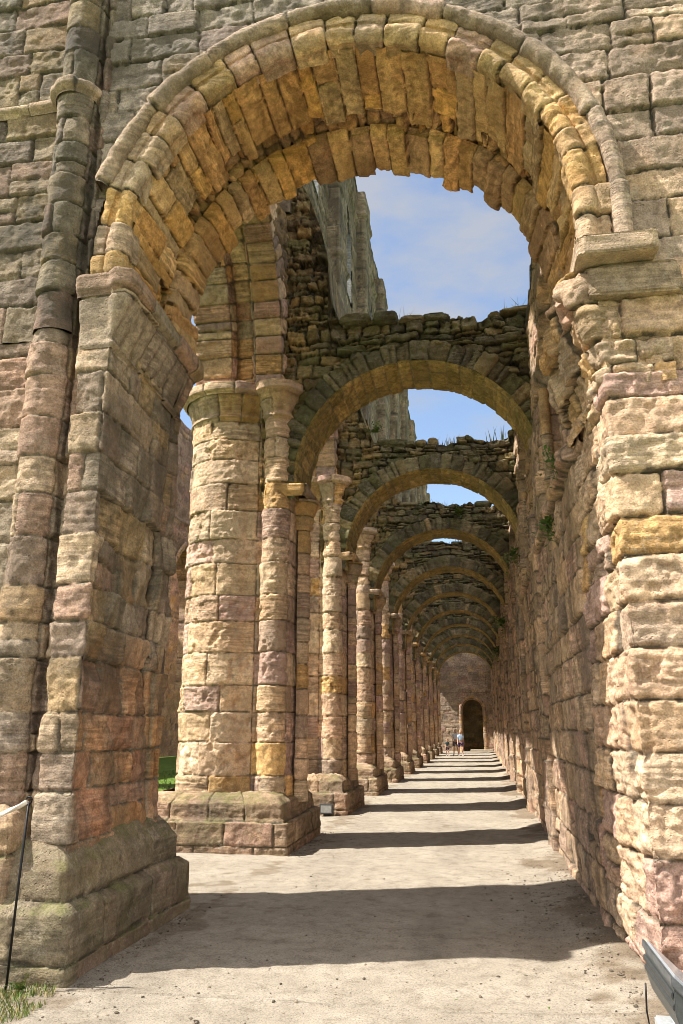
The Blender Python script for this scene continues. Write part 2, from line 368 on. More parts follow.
# ------------------------------------------------------------------ materials
def stone_mat(name, mortar=(.40, .34, .26), grime=.45, moss=0.25, mossn=.3, lichen=.15, bump=.75, scale=1.0, mcol=(.085, .09, .025), gcol=(.055, .047, .036), vstreak=0.0):
    m = bpy.data.materials.new(name); m.use_nodes = True; t = m.node_tree; t.nodes.clear(); l = t.links.new
    o = N(t, 'ShaderNodeOutputMaterial'); b = N(t, 'ShaderNodeBsdfPrincipled'); l(b.outputs[0], o.inputs[0])
    b.inputs['Roughness'].default_value = .92; b.inputs['Specular IOR Level'].default_value = .18
    at = N(t, 'ShaderNodeAttribute', attribute_name='Col'); tc = N(t, 'ShaderNodeTexCoord')
    co = tc.outputs['Object']
    def noise(sc, det=6, rough=.6, vec=None, dist=0):
        n = N(t, 'ShaderNodeTexNoise'); n.inputs['Scale'].default_value = sc * scale; n.inputs['Detail'].default_value = det
        n.inputs['Roughness'].default_value = rough; n.inputs['Distortion'].default_value = dist; l(vec or co, n.inputs['Vector']); return n.outputs['Fac']
    def mapr(v, a, c, lo, hi):
        n = N(t, 'ShaderNodeMapRange', interpolation_type='SMOOTHSTEP'); l(v, n.inputs[0])
        for i, x in enumerate((a, c, lo, hi)): n.inputs[i + 1].default_value = x
        return n.outputs[0]
    def math_(op, x, y):
        n = N(t, 'ShaderNodeMath', operation=op)
        for i, v in enumerate((x, y)):
            if isinstance(v, (int, float)): n.inputs[i].default_value = v
            else: l(v, n.inputs[i])
        return n.outputs[0]
    def mix(f, a, c, mode='MIX'):
        n = N(t, 'ShaderNodeMix', data_type='RGBA', blend_type=mode)
        for i, v in ((0, f), (6, a), (7, c)):
            if isinstance(v, (int, float)): n.inputs[i].default_value = v
            elif isinstance(v, tuple): n.inputs[i].default_value = v + (1,)
            else: l(v, n.inputs[i])
        return n.outputs[2]
    mpv = N(t, 'ShaderNodeMapping'); mpv.inputs['Scale'].default_value = (2.2, 2.2, 26); mpv.inputs['Rotation'].default_value = (.10, .07, 0); l(co, mpv.inputs[0])
    sa = N(t, 'ShaderNodeAttribute', attribute_name='sid'); sid = sa.outputs['Fac']
    so_ = N(t, 'ShaderNodeCombineXYZ'); [l(math_('MULTIPLY', sid, k_), so_.inputs[i_]) for i_, k_ in enumerate((37., 61., 83.))]
    va = N(t, 'ShaderNodeVectorMath', operation='ADD'); l(mpv.outputs[0], va.inputs[0]); l(so_.outputs[0], va.inputs[1])
    amt = mapr(math_('FRACT', math_('MULTIPLY', sid, 7.31), 0), .15, .95, .0, 1.0)
    s0 = noise(1.0, 5, .6, va.outputs[0], .6)
    strat = math_('ADD', .5, math_('MULTIPLY', math_('SUBTRACT', s0, .5), amt))
    fine = noise(70, 5, .7); med = noise(11, 6, .65); big = noise(1.1, 8, .62)
    c = mix(at.outputs['Alpha'], at.outputs['Color'], mortar)
    v = math_('MULTIPLY', mapr(fine, .34, .66, .76, 1.20), mapr(med, .34, .68, .62, 1.30))
    v = math_('MULTIPLY', v, mapr(strat, .38, .64, .70, 1.22))
    cv = N(t, 'ShaderNodeCombineColor'); [l(v, cv.inputs[i]) for i in range(3)]
    c = mix(1.0, c, cv.outputs[0], 'MULTIPLY')
    # warm iron staining
    c = mix(math_('MULTIPLY', mapr(noise(2.3, 6, .6), .52, .74, 0, 1), .28), c, mix(1.0, c, (1.2, .90, .60), 'MULTIPLY'))
    # pale weathered crust
    if lichen: c = mix(math_('MULTIPLY', mapr(math_('ADD', math_('MULTIPLY', noise(6.0, 8, .7), .65), math_('MULTIPLY', noise(45, 3), .35)), .53, .64, 0, 1), lichen), c, (.52, .455, .35))
    # black crust
    if grime: c = mix(math_('MULTIPLY', mapr(math_('ADD', math_('MULTIPLY', big, .6), math_('MULTIPLY', med, .4)), .47, .63, 0, 1), grime), c, gcol)
    if vstreak:
        ms = N(t, 'ShaderNodeMapping'); ms.inputs['Scale'].default_value = (2.2, 2.2, .22); l(co, ms.inputs[0])
        c = mix(math_('MULTIPLY', mapr(noise(1.6, 6, .6, ms.outputs[0]), .48, .66, 0, 1), vstreak), c, gcol)
    if moss:
        ge = N(t, 'ShaderNodeNewGeometry'); sx = N(t, 'ShaderNodeSeparateXYZ'); l(ge.outputs['Normal'], sx.inputs[0])
        up = mapr(sx.outputs[2], .25, .8, mossn, 1.0)
        f = math_('MULTIPLY', math_('MULTIPLY', up, mapr(noise(3.2, 8, .7), .42, .62, 0, 1)), moss)
        c = mix(f, c, mix(mapr(fine, .3, .7, 0, 1), mcol, tuple(x * 2.1 for x in mcol)))
    l(c, b.inputs['Base Color'])
    bp = N(t, 'ShaderNodeBump'); bp.inputs['Strength'].default_value = bump; bp.inputs['Distance'].default_value = .035
    vo = N(t, 'ShaderNodeTexVoronoi'); vo.inputs['Scale'].default_value = 34 * scale; l(co, vo.inputs['Vector'])
    pits = mapr(vo.outputs['Distance'], .05, .32, 0, 1)
    pits = math_('MAXIMUM', pits, mapr(noise(5.0, 4), .50, .58, 1, 0))
    hh = math_('ADD', math_('ADD', math_('MULTIPLY', fine, .25), math_('MULTIPLY', noise(24, 6, .7), .8)), math_('ADD', math_('MULTIPLY', strat, .55), math_('MULTIPLY', pits, .5)))
    l(hh, bp.inputs['Height']); l(bp.outputs[0], b.inputs['Normal'])
    return m

M = {}
M['pier'] = stone_mat('warm_sandstone', grime=.42, moss=.15, mossn=.1, lichen=.30, mortar=(.26, .20, .14))
M['left'] = stone_mat('weathered_sandstone', grime=.74, moss=.22, mossn=.12, lichen=.28, mortar=(.24, .195, .14), vstreak=.35)
M['sooty'] = stone_mat('sooty_sandstone', grime=.85, moss=.22, mossn=.12, lichen=.38, mortar=(.11, .095, .07), vstreak=.5)
M['pale'] = stone_mat('pale_sandstone', grime=.40, moss=.08, mossn=.08, lichen=.32, mortar=(.20, .155, .11))
M['wall'] = stone_mat('grey_ashlar', grime=.74, moss=.05, mossn=.12, lichen=.40, mortar=(.13, .11, .085), vstreak=.4)
M['gold'] = stone_mat('golden_sandstone', grime=.50, moss=.0, lichen=.0, mortar=(.16, .10, .05), bump=.6, gcol=(.13, .065, .022))
M['core'] = stone_mat('rubble_core', grime=.45, moss=.0, lichen=.0, mortar=(.16, .11, .06), bump=.8, gcol=(.06, .04, .02))
M['ring'] = stone_mat('arch_sandstone', grime=.55, moss=.05, mossn=.15, lichen=.30, mortar=(.10, .08, .055))
M['rubble'] = stone_mat('mossy_rubble', grime=.50, moss=.80, mossn=.5, lichen=.30, mcol=(.085, .085, .035), mortar=(.05, .043, .033), bump=.9)
M['soffit'] = stone_mat('algae_soffit', grime=.35, moss=.30, mossn=.9, lichen=.1, mortar=(.30, .25, .15))
M['vous'] = stone_mat('dark_voussoirs', grime=.60, moss=.45, mossn=.5, lichen=.28, mortar=(.13, .11, .075))
M['aisle'] = stone_mat('aisle_sandstone', grime=.45, moss=.30, mossn=.25, lichen=.3, mortar=(.15, .12, .09), vstreak=.5)
M['nave'] = stone_mat('grey_clerestory', grime=.6, moss=.0, lichen=.3, mortar=(.10, .09, .075), vstreak=.65)
M['plinth'] = stone_mat('worn_plinth_stone', grime=.60, moss=.55, mossn=.32, lichen=.40, mortar=(.14, .115, .08))

def plain(name, c, rough=.6, metal=0.0, var=.15, sc=30, bump=0.0, spec=.4):
    m = bpy.data.materials.new(name); m.use_nodes = True; t = m.node_tree; b = t.nodes['Principled BSDF']
    b.inputs['Roughness'].default_value = rough; b.inputs['Metallic'].default_value = metal; b.inputs['Specular IOR Level'].default_value = spec
    n = N(t, 'ShaderNodeTexNoise'); n.inputs['Scale'].default_value = sc; n.inputs['Detail'].default_value = 5
    tc = N(t, 'ShaderNodeTexCoord'); t.links.new(tc.outputs['Object'], n.inputs['Vector'])
    r = N(t, 'ShaderNodeValToRGB'); r.color_ramp.elements[0].position = .3; r.color_ramp.elements[1].position = .7
    r.color_ramp.elements[0].color = tuple(x * (1 - var) for x in c) + (1,); r.color_ramp.elements[1].color = tuple(min(1, x * (1 + var)) for x in c) + (1,)
    t.links.new(n.outputs['Fac'], r.inputs[0]); t.links.new(r.outputs[0], b.inputs['Base Color'])
    if bump:
        bp = N(t, 'ShaderNodeBump'); bp.inputs['Strength'].default_value = bump; bp.inputs['Distance'].default_value = .01
        t.links.new(n.outputs['Fac'], bp.inputs['Height']); t.links.new(bp.outputs[0], b.inputs['Normal'])
    return m

# ------------------------------------------------------------------ ground
def ground_material(name, c1, c2, c3, big, fine, bump, worn=False):
    m = bpy.data.materials.new(name); m.use_nodes = True; t = m.node_tree; l = t.links.new; b = t.nodes['Principled BSDF']
    b.inputs['Roughness'].default_value = .95; b.inputs['Specular IOR Level'].default_value = .12
    tc = N(t, 'ShaderNodeTexCoord')
    def nz_(s, d=8, r=.65):
        n = N(t, 'ShaderNodeTexNoise'); n.inputs['Scale'].default_value = s; n.inputs['Detail'].default_value = d; n.inputs['Roughness'].default_value = r
        l(tc.outputs['Object'], n.inputs['Vector']); return n.outputs['Fac']
    def ramp(v, stops):
        r = N(t, 'ShaderNodeValToRGB'); e = r.color_ramp.elements
        while len(e) < len(stops): e.new(.5)
        for x, (p, c) in zip(e, stops): x.position = p; x.color = c + (1,)
        l(v, r.inputs[0]); return r.outputs[0]
    a = ramp(nz_(big), [(.3, c1), (.5, c2), (.7, c3)])
    g = ramp(nz_(fine, 4, .75), [(.32, (.42, .38, .34)), (.47, (.97, .97, .97)), (.66, (1.3, 1.28, 1.24))])
    k = N(t, 'ShaderNodeMix', data_type='RGBA', blend_type='MULTIPLY'); k.inputs[0].default_value = 1; l(a, k.inputs[6]); l(g, k.inputs[7])
    if worn:
        at = N(t, 'ShaderNodeAttribute', attribute_name='Col'); k0 = N(t, 'ShaderNodeMix', data_type='RGBA', blend_type='MULTIPLY'); k0.inputs[0].default_value = 1; l(at.outputs['Color'], k0.inputs[6]); l(ramp(nz_(7.0, 8, .7), [(.34, (.74, .72, .69)), (.5, (1, 1, 1)), (.68, (1.10, 1.09, 1.07))]), k0.inputs[7])
        k9 = N(t, 'ShaderNodeMix', data_type='RGBA', blend_type='MULTIPLY'); k9.inputs[0].default_value = 1; l(a, k9.inputs[6]); l(k0.outputs[2], k9.inputs[7]); l(k9.outputs[2], k.inputs[6])
    vo = N(t, 'ShaderNodeTexVoronoi'); vo.inputs['Scale'].default_value = fine * .6; l(tc.outputs['Object'], vo.inputs['Vector'])
    sp = ramp(vo.outputs['Distance'], [(.0, (.45, .41, .36)), (.22, (1, 1, 1)), (1, (1, 1, 1))])
    k2 = N(t, 'ShaderNodeMix', data_type='RGBA', blend_type='MULTIPLY'); k2.inputs[0].default_value = .5; l(k.outputs[2], k2.inputs[6]); l(sp, k2.inputs[7])
    l(k2.outputs[2], b.inputs['Base Color'])
    bp = N(t, 'ShaderNodeBump'); bp.inputs['Strength'].default_value = bump; bp.inputs['Distance'].default_value = .012
    l(nz_(fine, 6, .8), bp.inputs['Height']); l(bp.outputs[0], b.inputs['Normal'])
    return m
M['path'] = ground_material('sandy_gravel', (.275, .238, .19), (.32, .28, .225), (.365, .322, .262), 1.6, 80, 1.0, True)
M['lawn'] = ground_material('mown_grass', (.07, .12, .02), (.10, .17, .03), (.14, .20, .045), 2.0, 60, 1.0)

def plane(name, x0, x1, y0, y1, z, mat):
    me = bpy.data.meshes.new(name); me.from_pydata([(x0, y0, z), (x1, y0, z), (x1, y1, z), (x0, y1, z)], [], [(0, 1, 2, 3)]); me.materials.append(mat)
    return link(name, me)
tag(plane('ground', -600, 600, -300, 900, -.012, M['lawn']), kind='structure', label='mown green lawn of the roofless nave')
def make_path():
    yb = np.concatenate([np.linspace(-6, 4, 60), np.linspace(4.05, 16, 420), np.linspace(16.1, 66, 260)])
    xb = np.linspace(0, 1, 210)
    Yg, T = np.meshgrid(yb, xb, indexing='ij')
    left = np.where(Yg < 5.42, -7.5, -4.95)
    X = left + T * (3.5 - left)
    P0 = np.stack([X, Yg, X * 0], -1)
    z = .018 * fbm(P0 * .55, 3) + .010 * fbm(P0 * 3, 3) + .005 * fbm(P0 * 14, 2)
    z += .05 * sstep(.45, 1.0, X)                                  # heaped a little along the wall foot
    P0[..., 2] = z + .006
    C = np.ones(P0.shape[:2] + (4,))
    # dark grit and leaf mould gathered along the wall foot and round the plinths, scuffed patches elsewhere
    n1 = fbm(P0 * np.array([1.6, 1.1, 1]) + 3, 4); n2 = fbm(P0 * 6 + 8, 3)
    dirt = sstep(-.10, .30, n1 + .5 * n2 + 1.1 * sstep(.1, .95, X) - .95 + .35 * np.exp(-((Yg - 8.3) / 2.2) ** 2))
    dirt = np.maximum(dirt, .8 * sstep(.0, .3, n2 + n1 + 1.0 * np.exp(-np.abs(X + 2.62) / .22) - .75))
    soil = (X < -2.75) & (Yg < 5.5); dirt = np.where(soil, .55 + .4 * n2, dirt)
    scuff = sstep(.08, .35, fbm(P0 * np.array([2.2, .55, 1]) + 20, 4))
    C[..., :3] *= (1 - .44 * dirt[..., None] * np.array([.82, .95, 1.08])) * (1 - .11 * scuff[..., None])
    return mesh_from_grid('path', P0, C, M['path'])
tag(make_path(), kind='structure', label='pale sandy gravel path running down the aisle')

# ------------------------------------------------------------------ near archway
YF = 5.85
aw = thing('archway', 'huge golden round archway of weathered sandstone framing the whole view', 'archway', (-1, 6.7, 0))
DN = .014
# left pier: wall, round shaft, jamb, rear shaft as one moulded plan
pl = [(-5.4, 5.90), (-3.78, 5.88)] + arc(-3.575, 5.84, .185, 190, 350, 14) + [(-3.385, 5.92), (-3.345, 5.93)] + arc(-3.30, 5.86, .05, 170, 300, 6) + \
     [(-3.25, 5.70), (-2.95, 5.68), (-3.0, 7.20), (-3.09, 7.24)] + arc(-3.19, 7.44, .18, -75, 120, 12) + [(-3.35, 7.70), (-5.4, 7.72)]
i_sh0, i_sh1 = 2, 16
i_j0 = 17 + 1 + 7; i_jc = i_j0 + 1; i_jb = i_jc + 1
def rough_zone(P):
    z = P[..., 2]; side = sstep(5.75, 5.9, P[..., 1])
    return 1 + 4.5 * side * sstep(1.9, 2.3, z) * (1 - sstep(3.5, 3.8, z)) * (P[..., 0] > -3.2)
def erode(U, S, P):
    side = sstep(5.7, 5.85, P[..., 1]) * (P[..., 0] > -3.02); z = P[..., 2]
    k = side * sstep(.9, 1.2, z) * (1 - sstep(2.1, 2.5, z + .25 * fbm(P * 2.1, 2)))
    return -k * (.05 + .05 * fbm(P * np.array([3, 3, 3]), 4)) - side * .045 * sstep(2.1, 2.5, z) * (1 - sstep(3.4, 3.9, z)) * sstep(6.1, 6.5, P[..., 1])
def reddened(U, S, P):
    k = sstep(5.68, 5.75, P[..., 1]) * (P[..., 0] > -3.05) * (1 - sstep(2.0, 2.6, P[..., 2] + .35 * fbm(P * 2.1, 3))) * (.6 + .5 * fbm(P * 5, 3))
    k = np.clip(k, 0, 1)[..., None]
    return 1 - k + k * np.array([1.22, .86, .62])
tower('pier', pl, 0.5, 5.0, DN, M['left'], aw, 11, brk=[1, i_sh0, i_sh1, i_j0, i_jb + 1, i_jb + 14], avoid_pts=[i_jc], pal='left', ch=(.27, .42), slen=(.34, .62),
      rw=.019, dj=.028, off=.011, er=.014, chip=.009, st=.006, offz=rough_zone, mod=erode, cmod=reddened)
plu = pl[:i_j0] + [(-3.25, 5.93), (-3.06, 5.93)]
tower('upper_pier', plu, 5.0, 11.0, DN, M['sooty'], aw, 12, brk=[1, i_sh0, i_sh1, i_j0], pal='sooty', ch=(.27, .40), slen=(.3, .55), rw=.022, dj=.032, er=.012, st=.005, chip=.009)
# string course with its set-off, wrapping the shaft
sc_p = pl[:i_j0 - 6]
tower('string_course', sc_p, 7.46, 7.62, DN, M['sooty'], aw, 13, prof=lambda z: .012 + .055 * float(sstep(7.46, 7.53, z) * (1 - sstep(7.565, 7.62, z))), pal='hood', ch=(.5, .6), slen=(.5, .9), dj=.012, rw=.02, warp=.003)
# jamb capital with scallops, roll and abacus
side_only = lambda n: np.clip(n[:, 0], 0, 1) + .22 * np.clip(-n[:, 1], 0, 1)
cp = [(-3.27, 5.90), (-3.25, 5.70), (-2.95, 5.68), (-3.0, 7.20), (-3.02, 7.30)] + arc(-3.19, 7.40, .18, -40, 100, 8) + [(-3.35, 7.6)]
def scallop(U, S, P):
    t = np.clip((P[..., 2] - 4.84) / .40, 0, 1)
    return (-.05 * (1 - t) ** .7 * sstep(0, .2, t) * (1 - np.abs(np.sin(PI * U / .19)))) * (U > .52) - .01
tower('capital', cp, 4.77, 5.27, DN, M['ring'], aw, 14, prof=lambda z: .17 * float(np.clip((z - 4.85) / .4, 0, 1)) ** .8 + .045 * math.exp(-((z - 4.81) / .03) ** 2), pmask=side_only, mod=scallop, pal='left',
      ch=(.62, .63), slen=(.4, .7), dj=.012, rw=.02, er=.005, avoid_pts=[2])
cpa = [(-3.30, 5.90), (-3.28, 5.68), (-2.95, 5.66), (-3.0, 7.50), (-3.3, 7.58)]
tower('abacus', cpa, 5.25, 5.47, DN, M['ring'], aw, 15, prof=lambda z: .12 + .09 * float(sstep(5.25, 5.33, z)) - .22 * float(sstep(5.445, 5.47, z)), pmask=side_only, pal='left', ch=(.6, .7), slen=(.6, 1.0), dj=.012, rw=.02, er=.005, warp=.004, avoid_pts=[2])
plinth('plinth', -5.4, -2.77, 5.44, 7.86, [(-.1, 0), (.12, 0), (.12, .012), (.42, .02), (.50, .115), (.68, .125), (.86, .25), (.90, .38)], DN, M['plinth'], aw, 16, closed=False,
       zc=[.122, .495], pal='mossy', slen=(.8, 1.4), dj=.022, rw=.020, er=.009, st=.003, split=0, off=.007, tilt=.004)
plinth('shaft_pedestal', -5.4, -3.30, 5.50, 7.0, [(.4, 0), (.98, .0), (1.06, .05), (1.12, .16)], DN, M['plinth'], aw, 17, closed=False, zc=[.78], pal='plinth', slen=(.6, 1.0), dj=.03, rw=.05, er=.012, split=0)

# the arch itself
ACX, ACZ, AR = -1.0, 5.80, 1.95
ap = round_path(ACX, ACZ, AR)
A0, A1 = -.46, PI * AR + .36
def edges_along(s0, s1, lo, hi, seed):
    r_ = np.random.default_rng(seed); e = [s0 - .03]
    while e[-1] < s1 + hi: e.append(e[-1] + r_.uniform(lo, hi))
    return e
octr = (ACX, 6.7, ACZ)
sweep_arch('hood_mould', [(2.21, 5.90), (2.222, 5.73), (2.262, 5.685), (2.32, 5.68), (2.365, 5.72), (2.39, 5.92)], ap, A0 - .04, AR * (PI - .29), DN, M['wall'], aw, 21, orient=(ACX, -20, ACZ), pal='hood',
           edges=edges_along(A0, A1 * 1.0 + .3, .55, .85, 3), slen=(2, 3), dj=.02, rw=.03, off=.012, er=.009, warp=.006, split=0)
ring_prof = [(2.24, 5.90), (2.235, 5.765), (2.135, 5.762), (2.125, 5.80)] + [(2.03 + .095 * math.cos(R(a)), 5.835 - .115 * math.sin(R(a))) for a in range(20, 181, 16)] + [(1.955, 5.90), (1.955, 6.0)]
sweep_arch('voussoir_ring', ring_prof, ap, A0, A1, .012, M['ring'], aw, 22, orient=(ACX, -6, ACZ), pal='ringp', edges=edges_along(A0, A1, .20, .34, 4), slen=(2, 3), dj=.03, rw=.026, off=.016,
           tilt=.014, er=.014, st=.007, warp=.008, split=0)
sweep_arch('soffit', [(1.975, 5.90), (1.965, 6.76), (2.04, 6.82)], ap, A0, A1, DN, M['gold'], aw, 23, orient=octr, pal='gold', edges=edges_along(A0, A1, .13, .27, 5), slen=(.6, 1.0), dj=.036, rw=.018, off=.018,
           tilt=.03, er=.016, st=.012, warp=.02, endjit=.16, pit=.03)
sweep_arch('rubble_core', [(2.02, 6.40), (2.05, 6.6), (2.07, 6.9), (2.02, 7.15)], ap, A0, A1, .018, M['core'], aw, 24, orient=octr, pal='gold', edges=edges_along(A0, A1, .07, .20, 6), slen=(.12, .3), dj=.06, rw=.04, off=.04,
           tilt=.05, er=.05, st=.01, warp=.03, pit=.06)
sweep_arch('inner_voussoirs', [(2.06, 6.99), (1.965, 7.03), (1.94, 7.58), (1.97, 7.62)], ap, A0, A1, DN, M['gold'], aw, 25, orient=octr, pal='gold', edges=edges_along(A0, A1, .15, .27, 8), slen=(2, 3), dj=.034, rw=.020, off=.020,
           tilt=.03, er=.016, st=.010, warp=.016, endjit=.09, split=0)
def fill_blank(P): return np.concatenate([np.full(P.shape[:2] + (3,), .2), np.zeros(P.shape[:2] + (1,))], -1)
# back face of the archway and its top
def archway_body():
    x = np.linspace(-5.4, 4.6, 200); z = np.linspace(0, 11.0, 220); X, Z = np.meshgrid(x, z)
    def face(y, hole):
        P = np.stack([X, X * 0 + y, Z], -1)
        h, C = masonry(X, Z, P, 31, pal='wallgrey', ch=(.25, .4), slen=(.4, .8))
        P[..., 1] += h
        m = ~(((X - ACX) ** 2 + (Z - ACZ) ** 2 < hole ** 2) | ((Z < ACZ) & (X > -3.05) & (X < 1.12)))
        return P, C, m
    P, C, m = face(7.62, 2.12)
    xs = np.linspace(-5.4, 4.6, 60); yt = np.linspace(5.9, 7.62, 12); Xt, Yt = np.meshgrid(xs, yt)
    Pt = np.stack([Xt, Yt, 11 + .05 * vnoise(np.stack([Xt * 3, Yt * 3, Xt * 0], -1))], -1)
    zs = np.linspace(0, 11, 60); Ye, Ze = np.meshgrid(yt, zs)
    Pe = np.stack([Ye * 0 + 4.6, Ye, Ze], -1); Pf = np.stack([Ye * 0 - 5.4, Ye, Ze], -1)
    mesh_from_grid('rear_face', P, C, M['wall'], aw, m, extra=[(q, np.concatenate([np.full(q.shape[:2] + (3,), .3), np.zeros(q.shape[:2] + (1,))], -1), None) for q in (Pt, Pe, Pf)])
archway_body()
# spandrel wall above and right of the ring
def spandrel():
    x = np.arange(-3.32, 4.6, DN); z = np.arange(5.15, 10.9, DN); X, Z = np.meshgrid(x, z)
    keep = (X < 2.6) & (Z < 9.0)
    x = np.concatenate([np.arange(-3.32, 2.6, .0135), np.arange(2.6, 4.6, .05)]); z = np.concatenate([np.arange(5.15, 8.8, .0135), np.arange(8.8, 11, .05)])
    X, Z = np.meshgrid(x, z); P = np.stack([X, X * 0 + YF, Z], -1)
    h, C = masonry(X, Z, P, 33, pal='wallgrey', ch=(.24, .38), slen=(.32, .62), rw=.024, dj=.036, off=.018, er=.014, st=.004, split=.12, warp=.022, chip=.012)
    P[..., 1] -= h; C[..., :3] = C[..., :3] * .5 + .5 * C[..., :3].mean(-1, keepdims=True) * np.array([1.12, .99, .82])
    m = ~(((X - ACX) ** 2 + (Z - ACZ) ** 2 < 2.28 ** 2) & (Z >= ACZ)) & ~((Z < ACZ) & (X < 1.33) )
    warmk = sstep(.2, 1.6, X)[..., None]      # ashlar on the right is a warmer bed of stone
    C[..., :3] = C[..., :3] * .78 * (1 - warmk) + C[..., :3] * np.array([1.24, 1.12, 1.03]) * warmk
    mesh_from_grid('spandrel_wall', P, C, M['wall'], aw, m)
spandrel()
# right jamb: deep rounded quoins
jr = [(4.6, 5.87), (1.10, 5.87), (1.065, 6.3), (1.02, 7.5), (1.05, 7.62), (1.6, 7.62)][::-1]
jr = [(1.6, 7.62), (1.04, 7.60), (1.0, 7.50), (1.07, 5.885), (4.6, 5.87)]
def quoin_mod(U, S, P):
    return .02 * fbm(P * 1.1 + 3, 2)
zq = [-.1, .12, .42, .80, 1.16, 1.50, 1.84, 2.2, 2.52, 2.86, 3.16, 3.5, 3.78, 4.1, 4.34, 4.62, 4.95, 5.3]
def jamb_side():
    # travel runs with the outside on the right of travel: reversed list
    tower('jamb', [(4.6, 5.87), (1.07, 5.885), (1.0, 7.50), (1.04, 7.60), (1.6, 7.62)][::-1], -.05, 5.22, .0135, M['pale'], aw, 35, brk=[], avoid_pts=[3], pal='pale', edges=zq, slen=(.42, .75),
          rw=.036, dj=.042, off=.014, tilt=.02, er=.024, st=.014, pit=.035, warp=.02, split=.04, chip=.012, mod=quoin_mod, alt=())
jamb_side()
# impost slab and what is left of the right-hand capital
boulders('impost_block', [((1.22, 5.98, 5.30), (.31, .34, .085), 0.0)], M['ring'], aw, 'hood', 41, 5, .05, .16)
boulders('impost_bed', [((1.36, 6.06, 5.07), (.37, .26, .14), .0)], M['pale'], aw, 'left', 42, 5, .06, .2)
def broken(U, S, P):
    k = fbm(P * 2.6 + 31, 3); t = np.clip((S - 4.28) / .9, 0, 1)
    return -.20 * t * sstep(.05, .25, k) - .05 * np.abs(fbm(P * 6 + 8, 3)) - .03 * (1 - np.abs(np.sin(PI * U / .24))) * t
tower('broken_capital', [(1.3, 7.66), (1.05, 7.60), (1.0, 7.46), (1.05, 6.02), (1.09, 5.93), (1.6, 5.90)], 4.22, 5.24, .014, M['ring'], aw, 43, pmask=lambda n: np.clip(-n[:, 0], 0, 1) + .05,
      prof=lambda z: .25 * float(np.clip((z - 4.30) / .75, 0, 1)) ** 1.15 + .035 * math.exp(-((z - 4.27) / .04) ** 2), mod=broken, pal='ringp', ch=(.2, .34), slen=(.25, .5), dj=.05, rw=.035, off=.035, tilt=.05, er=.04, st=.01)
